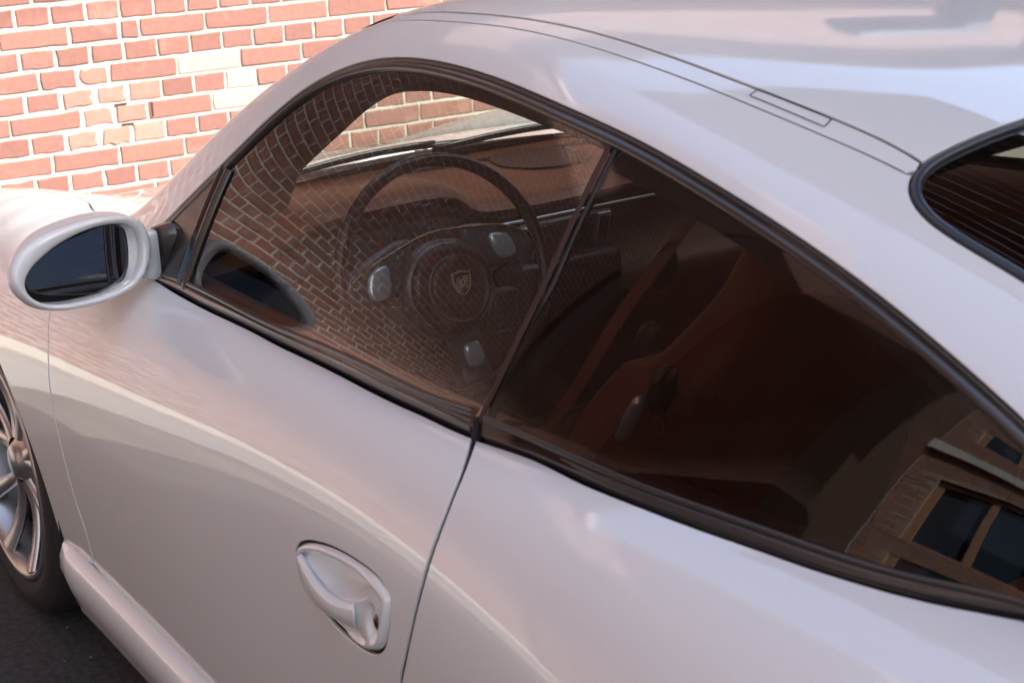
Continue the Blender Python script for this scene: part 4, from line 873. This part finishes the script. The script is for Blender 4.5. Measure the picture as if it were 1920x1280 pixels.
def dash_profile(y):
    b = math.exp(-((y-.37)/.19)**6)                      # instrument hood
    se = .705+.065*b+.02*math.exp(-(y/.13)**4); zt_ = .868+.062*b
    P = [(.40, .893), (.46, .894), (.54, .893+.012*b), (.62, .888+.036*b), (se-.04, zt_+.006), (se-.012, zt_), (se, zt_-.012)]
    return P, se, zt_, b
ys = np.linspace(-.70, .70, 90)
tx = lambda y: 1-.18*(abs(y)/.7)**6
dsh = [[(-s-.03*abs(y)**2, y, z-.02*(abs(y)/.7)**4) for s, z in dash_profile(y)[0]] for y in ys]
grid_mesh("dashboard_pad", dsh, LEATHER, car)
low = []
for y in ys:
    P, se, zt_, b = dash_profile(y)
    Q = [(se+.001, zt_-.0125), (se+.003, zt_-.022), (se-.004, zt_-.034), (se-.045-.03*b, zt_-.042-.03*b), (se-.05-.03*b, zt_-.12), (se+.02, .70), (se+.035, .66), (se, .58), (.66, .42), (.6, .3)]
    low.append([(-s-.03*abs(y)**2, y, z-.02*(abs(y)/.7)**4) for s, z in Q])
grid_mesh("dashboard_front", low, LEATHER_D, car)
# stitched seam, defroster slot and speaker cover on the pad
st = [(-(dash_profile(y)[1]-.020)-.03*y*y, y, dash_profile(y)[2]+.0035-.02*(abs(y)/.7)**4) for y in np.arange(-.66, .66, .012)]
V = []; F = []
for i in range(0, len(st)-1):
    a, b = np.array(st[i]), np.array(st[i+1]); b = a+(b-a)*.55; k = len(V); wv = np.array([.0012, 0, 0]); V += [a-wv, a+wv, b+wv, b-wv]; F.append((k, k+1, k+2, k+3))
mesh("dash_stitching", V, F, STITCH, car, smooth=False, kind='stuff')
grid_mesh("defroster_slot", [[(-s-.03*y*y, y, .8955-.02*(abs(y)/.7)**4) for s in (.485, .505)] for y in np.linspace(-.6, .6, 40)], GAP, car)
V = [(-.60, -.19, .8915), (-.50, -.17, .8955), (-.49, -.03, .8965), (-.56, -.0, .8935), (-.62, -.06, .891)]
cvr = densify(V, .01, True); mesh("sensor_cover", np.array([(x, y, z+.002) for x, y, z in cvr]), [tuple(range(len(cvr)))], LEATHER_D, car, smooth=False)
# instruments
ic = empty("instrument_cluster"); ic.parent = car
ix = -.705
bk = mesh("cluster_back", [(ix+.004, .37+.22*cos(t)*1.0, .845+.062*sin(t)) for t in np.linspace(0, 2*pi, 40, endpoint=False)], [tuple(range(40))], BLACKP, ic, smooth=False)
for yy, r_, zz in ((.37, .055, .85), (.455, .046, .846), (.285, .046, .846), (.525, .038, .838), (.215, .038, .838)):
    g = mesh("gauge", [(ix-.003-.001*(r_*10), yy+r_*cos(t), zz+r_*sin(t)) for t in np.linspace(0, 2*pi, 40, endpoint=False)], [tuple(range(40))], DIAL, ic, smooth=False)
    tube("gauge_ring", [(ix-.006, yy+r_*cos(t), zz+r_*sin(t)) for t in np.linspace(0, 2*pi, 40, endpoint=False)], .002, GREYP, g, seg=6, closed=True)
    an = random.uniform(3.6, 4.4); tube("needle", [(ix-.011, yy, zz), (ix-.011, yy+r_*.8*cos(an), zz+r_*.8*sin(an))], [.002, .0008], NEEDLE, g, seg=5)
    V = []; F = []
    for q in np.linspace(-.6, pi+.6, 11):
        a = np.array([cos(q), sin(q)]); tq = np.array([-a[1], a[0]])*.001; k = len(V)
        for p in (a*r_*.78-tq, a*r_*.92-tq, a*r_*.92+tq, a*r_*.78+tq): V.append((ix-.0095, yy+p[0], zz+p[1]))
        F.append((k, k+1, k+2, k+3))
    mesh("scale_marks", V, F, BLACKP, g, smooth=False, kind='stuff')
# centre screen and vents
cs = empty("centre_console"); cs.parent = car
rbox("console_body", (-.72, 0, .62), (.16, .23, .30), BLACKP, cs, r=.02)
rbox("screen_frame", (-.762, 0, .80), (.012, .20, .075), GREYP, cs, r=.004, rot=(0, -.25, 0))
rbox("screen", (-.7700, 0, .802), (.004, .12, .058), BLACKP, cs, r=.001, rot=(0, -.25, 0))
for yy in (-.082, .082):
    rbox("vent_surround", (-.7705, yy, .802), (.006, .030, .066), SILVER, cs, r=.002, rot=(0, -.25, 0)); rbox("vent", (-.7745, yy, .802), (.003, .02, .054), BLACKP, cs, r=.001, rot=(0, -.25, 0))
tube("dash_trim_strip", [(-.7415-.03*y*y, y, .836) for y in np.linspace(-.5, .12, 20)], .003, SILVER, cs, seg=8)
# doors' inner cards with armrest, along the waist
for S0, S1, nm in ((.70, 1.655, "door_card"), (1.68, 2.22, "rear_side_trim")):
    X = []
    for s in np.linspace(S0, S1, 30):
        p = SA.ev([s], [.505 if s < 2.2 else .515])[0]
        X.append([(p[0], p[1]+dy, p[2]+dz) for dy, dz in ((-.012, -.004), (-.022, .006), (-.04, .006), (-.07, -.006), (-.088, -.035), (-.095, -.12), (-.10, -.2), (-.05 if False else -.13, -.24), (-.135, -.27), (-.10, -.32), (-.10, -.62))])
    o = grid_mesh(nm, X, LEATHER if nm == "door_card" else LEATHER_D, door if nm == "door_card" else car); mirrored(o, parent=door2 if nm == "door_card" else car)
# tub
V, F = box_vf(-2.45, -.42, -.70, .70, .17, .78); F = [F[0], F[2], F[3], F[4], F[5]]
mesh("cabin_floor", V, [f[::-1] for f in F], CARPET, car, smooth=False)
rbox("tunnel", (-1.25, 0, .33), (1.5, .24, .26), LEATHER_D, car, r=.05)
grid_mesh("parcel_shelf", [[(-s, y, .86+.02*cos(y*2)) for y in np.linspace(-.62, .62, 12)] for s in (2.2, 2.3, 2.5, 2.7)], LEATHER, car)

# ---- seats
def seat(y0, sgn):
    e = empty("seat"); e.parent = car
    ctr = [(1.50, .34), (1.545, .44), (1.59, .56), (1.635, .68), (1.675, .78), (1.71, .86), (1.74, .92), (1.765, .975), (1.785, 1.02), (1.805, 1.065), (1.82, 1.10), (1.83, 1.118), (1.835, 1.126)]
    wid = [.225, .245, .262, .270, .268, .255, .225, .175, .142, .132, .120, .095, .03]
    thk = [.075, .08, .08, .078, .075, .07, .062, .055, .052, .05, .042, .028, .008]
    C_ = densify(np.column_stack([np.array(ctr), wid, thk]), .02); X = []
    for i, (s, z, wd, th) in enumerate(C_):
        t = C_[min(i+1, len(C_)-1), :2]-C_[max(i-1, 0), :2]; t = t/np.linalg.norm(t); nr = np.array([-t[1], t[0]])   # towards the front (-s)
        if nr[0] > 0: nr = -nr
        ring = []
        for j in range(36):
            q = 2*pi*j/36; ca, sa = cos(q), sin(q); a = math.copysign(abs(ca)**.62, ca)*wd; b = math.copysign(abs(sa)**.75, sa)*th
            bol = .035*max(0, abs(ca)-.55)/.45 if z < .93 else 0
            f = b+(bol if sa > 0 else bol*.1)
            pnt = np.array([s, z])+nr*f; ring.append((-pnt[0], y0+a, pnt[1]))
        X.append(ring)
    b_ = grid_mesh("backrest", np.array(X).transpose(1, 0, 2), SEATM, e, closed_u=True)
    # piping seams and stitches down the back
    for off, nm in ((-.06, 'a'), (-.215, 'b'), (.215, 'c')):
        P = []
        for i, (s, z, wd, th) in enumerate(C_):
            if z > 1.02 or abs(off) > wd*.97: continue
            t = C_[min(i+1, len(C_)-1), :2]-C_[max(i-1, 0), :2]; t = t/np.linalg.norm(t); nr = np.array([t[1], -t[0]]); nr = nr if nr[0] > 0 else -nr
            ratio = min(.999, abs(off)/wd); hh = th*(max(0, 1-ratio**(2/.62)))**(.75/2); pnt = np.array([s, z])+nr*(hh+.0005); P.append((-pnt[0], y0+off, pnt[1]))
        if len(P) > 3:
            tube("seam", P, .0013, SEATM, b_, seg=6)
            V = []; F = []; Pd = resamp(P, 70)
            for i in range(0, 69):
                a, b = Pd[i]+np.array([-.003, .007, .0]), Pd[i+1]+np.array([-.003, .007, .0]); b = a+(b-a)*.5; k = len(V); V += [a, a+[0, .0016, 0], b+[0, .0016, 0], b]; F.append((k, k+1, k+2, k+3))
            mesh("seam_stitching", V, F, STITCH, b_, smooth=False, kind='stuff')
    tube("map_pocket_seam", [(-1.66-.0+.0*t, y0+.13*cos(t), .62+.10*sin(t)) for t in np.linspace(0, pi, 20)], .003, LEATHER_D, b_, seg=6)
    cu = rbox("cushion", (-1.26, y0, .36), (.50, .50, .14), SEATM, e, r=.055, rot=(0, .14, 0), seg=4)
    for sg in (-1, 1):
        yl = y0+sg*.262
        lb = lathe("lever_base", [(.0001, .010), (.016, .009), (.024, .005), (.027, -.004)], BLACKP, e, seg=24); lb.location = (-1.778, yl-sg*.030, .945); lb.rotation_euler = (0, -.5, 0 if sg > 0 else pi); lb.scale = (.65, .8, 1.4)
        V = []; sec = 14
        for i in range(8):
            t = i/7; r1 = .0195*sin(pi*(.12+.80*t))**.7
            for j in range(sec):
                q = 2*pi*j/sec; V.append((-1.755+.034*(t-.5)*-1+.0, yl-.006*sg+.009*sin(q)*sg, .912+.050*(t-.5)+r1*cos(q)*.9))
        F = [(i*sec+j, i*sec+(j+1) % sec, (i+1)*sec+(j+1) % sec, (i+1)*sec+j) for i in range(7) for j in range(sec)]+[tuple(range(sec))[::-1], tuple(7*sec+j for j in range(sec))]
        mesh("backrest_lever", V, F, SILVER, e)
    return e
seat(.37, 1); seat(-.37, -1)
# rear seats
for y0 in (.32, -.32):
    e = empty("rear_seat"); e.parent = car
    rbox("cushion", (-2.12, y0, .47), (.34, .44, .12), SEATM, e, r=.05, rot=(0, .1, 0)); rbox("backrest", (-2.34, y0, .68), (.10, .44, .40), SEATM, e, r=.04, rot=(0, -.3, 0))
# seat belt and its guide
def strap(name, P, wd, m, parent, wdir):
    P = densify(P, .03); X = [[tuple(np.array(p)-np.array(wdir)*wd/2), tuple(np.array(p)+np.array(wdir)*wd/2)] for p in P]; return grid_mesh(name, X, m, parent)
BELT = mat("rust_belt_webbing", (.11, .026, .014), .6); bump(BELT, 1200, .3, .0005)
strap("seat_belt", [(-1.81, .59, 1.14), (-1.72, .610, 1.02), (-1.64, .625, .90), (-1.575, .635, .82)], .030, BELT, car, unit((.8, 0, -.25)))
strap("seat_belt", [(-1.81, -.60, 1.15), (-1.72, -.612, 1.02), (-1.64, -.625, .90), (-1.575, -.635, .82)], .046, BELT, car, unit((.8, 0, -.25)))
for yy in (.50, -.50):
    for dz, dx in ((0, 0), (-.10, .03)):
        g = lathe("belt_guide", [(.0001, .016), (.018, .014), (.026, .006), (.028, -.006)], BLACKP, car, seg=24); g.location = (-1.655+dx, yy, 1.035+dz); g.scale = (.65, .7, 1.2); g.rotation_euler = (0, -.5, 0 if yy > 0 else pi)

# ---- steering wheel
W_ = c['sw']; wc = np.array(W_['c']); E1 = np.array(W_['e1']); E2 = np.array(W_['e2']); E3 = unit(np.cross(E1, E2))   # E3 towards the driver
if E3[0] > 0: E3 = -E3
wp = lambda a, b, h=0: wc+a*E1+b*E2+h*E3
stw = empty("steering_wheel"); stw.parent = car
tube("rim", [wp(.187*cos(t), .187*sin(t)) for t in np.linspace(0, 2*pi, 96, endpoint=False)], .0110, mat("dark_rim_leather", (.02, .008, .006), .3), stw, seg=16, closed=True, upv=None)
ssurf = mat("steering_metal", (.13, .14, .15), .3, .5)
def plate(name, pts, h0, h1, m, parent, bev=.004):
    P = densify(pts, .006, True); n = len(P); cen = P.mean(0)
    ins = cen+(P-cen)*(1-bev/np.linalg.norm(P-cen, axis=1, keepdims=True).clip(.004))
    V = [wp(a, b, h0) for a, b in P]+[wp(a, b, h1-bev*.6) for a, b in P]+[wp(a, b, h1) for a, b in ins]
    F = [(i, (i+1) % n, n+(i+1) % n, n+i) for i in range(n)]+[(n+i, n+(i+1) % n, 2*n+(i+1) % n, 2*n+i) for i in range(n)]+[tuple(range(2*n, 3*n))]
    return mesh(name, V, F, m, parent)
circ = lambda cx, cy, r, n=32: [(cx+r*cos(t), cy+r*sin(t)) for t in np.linspace(0, 2*pi, n, endpoint=False)]
plate("hub_surround", circ(.006, -.022, .082), -.03, .004, ssurf, stw, .012)
plate("airbag_pad", circ(.003, -.020, .072), .0, .016, LEATHER_D, stw, .010)
plate("airbag_centre", circ(.009, -.022, .050), .012, .022, LEATHER_D, stw, .008)
tube("pad_groove", [wp(.009+.053*cos(t), -.022+.053*sin(t), .0165) for t in np.linspace(0, 2*pi, 60, endpoint=False)], .0022, GREYP, stw, seg=6, closed=True)
for P in ([(.05, .072), (.135, .058), (.172, .035), (.170, .0), (.135, .004), (.09, .0)], [(-.05, .068), (-.135, .045), (-.172, .02), (-.170, -.015), (-.135, -.018), (-.09, -.012)], [(-.012, -.09), (.040, -.09), (.048, -.14), (.052, -.176), (.004, -.178), (-.002, -.14)]):
    plate("spoke", P, -.022, -.004, ssurf, stw, .006)
for P in ([(.094, .052), (.128, .047), (.138, .014), (.108, .012)], [(-.102, .036), (-.132, .026), (-.138, -.012), (-.108, -.014)], [(.010, -.116), (.035, -.113), (.040, -.146), (.014, -.150)]):
    plate("spoke_insert", P, -.006, .003, SILVER, stw, .005)
tube("spoke_edge", [wp(*q, -.004) for q in densify([(-.165, .018), (-.12, .040), (-.081, .054), (-.014, .072), (.061, .070), (.12, .063), (.165, .045)], .01)], .0026, mat("bronze_edge", (.55, .36, .2), .25, 1), stw, seg=8)
tube("column", [wp(0, -.02, -.02), wp(0, -.02, -.16)], .05, BLACKP, stw, seg=20)
for sg, a in ((1, .1), (-1, .0)): tube("stalk", [wp(sg*.05, -.03, -.06), wp(sg*.15, -.01+a*.1, -.05)], [.008, .006], BLACKP, stw, seg=8)
rbox("control_pod", tuple(wp(.12, -.075, -.05)), (.03, .05, .07), BLACKP, stw, r=.006)
# crest on the pad: a gold-edged shield, quartered, with a small rearing horse shield at its centre
cr0 = (.0125, -.014)
def cre(pts, h0, h1, m, nm, parent=stw, bev=.0004):
    P = np.array(pts)*1.0; n = len(P); P = P*[.0172, .0200]+cr0
    if ((np.roll(P[:, 0], -1)-P[:, 0])*(np.roll(P[:, 1], -1)+P[:, 1])).sum() > 0: P = P[::-1]
    V = [wp(a, b, h0) for a, b in P]+[wp(a, b, h1) for a, b in P]
    return mesh(nm, V, [tuple(range(n, 2*n))]+[(i, (i+1) % n, n+(i+1) % n, n+i) for i in range(n)], m, parent, smooth=False)
shield = [(-1, .82), (-.5, .9), (0, 1.0), (.5, .9), (1, .82), (.98, .2), (.85, -.3), (.5, -.75), (0, -1.05), (-.5, -.75), (-.85, -.3), (-.98, .2)]
crest = cre(shield, .020, .0245, GOLD, "crest")
cre([(x*.86, y*.86) for x, y in shield], .0245, .0247, BLACKP, "crest_field", crest)
for k, (x0, y0, x1, y1) in enumerate(((.08, .0, .78, .55), (-.70, -.45, -.10, -.02))): cre([(x0, y0), (x1, y0 if k == 0 else y0-.0), (x1, y1), (x0, y1)], .0247, .0249, CRED, "red_bar", crest)
for x0, y0 in ((.08, .0), (-.72, -.62)):
    for i in range(3):
        yb = y0+.04+i*.19; cre([(x0, yb), (x0+.62, yb), (x0+.62, yb+.09), (x0, yb+.09)], .0249, .0251, GOLD, "gold_bar", crest)
for x0, y0, sg in ((-.72, .02, 1), (.12, -.55, 1)):
    for i in range(3):
        q = [(x0+.08*i, y0+.17*i), (x0+.55, y0+.17*i+.10), (x0+.52, y0+.17*i+.16), (x0+.08*i, y0+.17*i+.07)]; cre(q, .0249, .0251, GOLD, "antler", crest)
cre([(x*.30, y*.34-.02) for x, y in shield], .0249, .0256, GOLD, "centre_shield", crest)
cre([(-.10, -.22), (.02, -.10), (-.06, .02), (-.02, .18), (.08, .24), (.14, .12), (.08, .04), (.16, -.04), (.10, -.2), (.04, -.12)], .0256, .0258, BLACKP, "horse", crest)
def text(name, body, size, loc, ex, ey, ez, m, parent, extrude=.0001):
    cu = bpy.data.curves.new(name, 'FONT'); cu.body = body; cu.size = size; cu.align_x = 'CENTER'; cu.align_y = 'CENTER'; cu.extrude = extrude
    o = bpy.data.objects.new(name, cu); col.objects.link(o); bpy.context.view_layer.update()
    me = bpy.data.meshes.new_from_object(o.evaluated_get(bpy.context.evaluated_depsgraph_get())); bpy.data.objects.remove(o)
    R = Matrix((tuple(ex), tuple(ey), tuple(ez))).transposed().to_4x4(); R.translation = Vector(loc); me.transform(R)
    return put(name, me, m, parent)
text("crest_lettering", "PORSCHE", .0062, wp(cr0[0], cr0[1]+.0148, .0250), E1, E2, E3, BLACKP, crest)
# small black clip with a printed tag near the front corner of the dash
clip = rbox("window_clip", (-.62, .60, .905), (.03, .03, .012), BLACKP, car, r=.003, rot=(0, 0, .4))
V = []; F = []
for i in range(2):
    for j in range(5):
        x = -.600-.010*i; y = .588+.0065*j; k = len(V); V += [(x, y, .9115), (x, y+.005, .9115), (x-.006, y+.005, .9115), (x-.006, y, .9115)]; F.append((k, k+1, k+2, k+3))
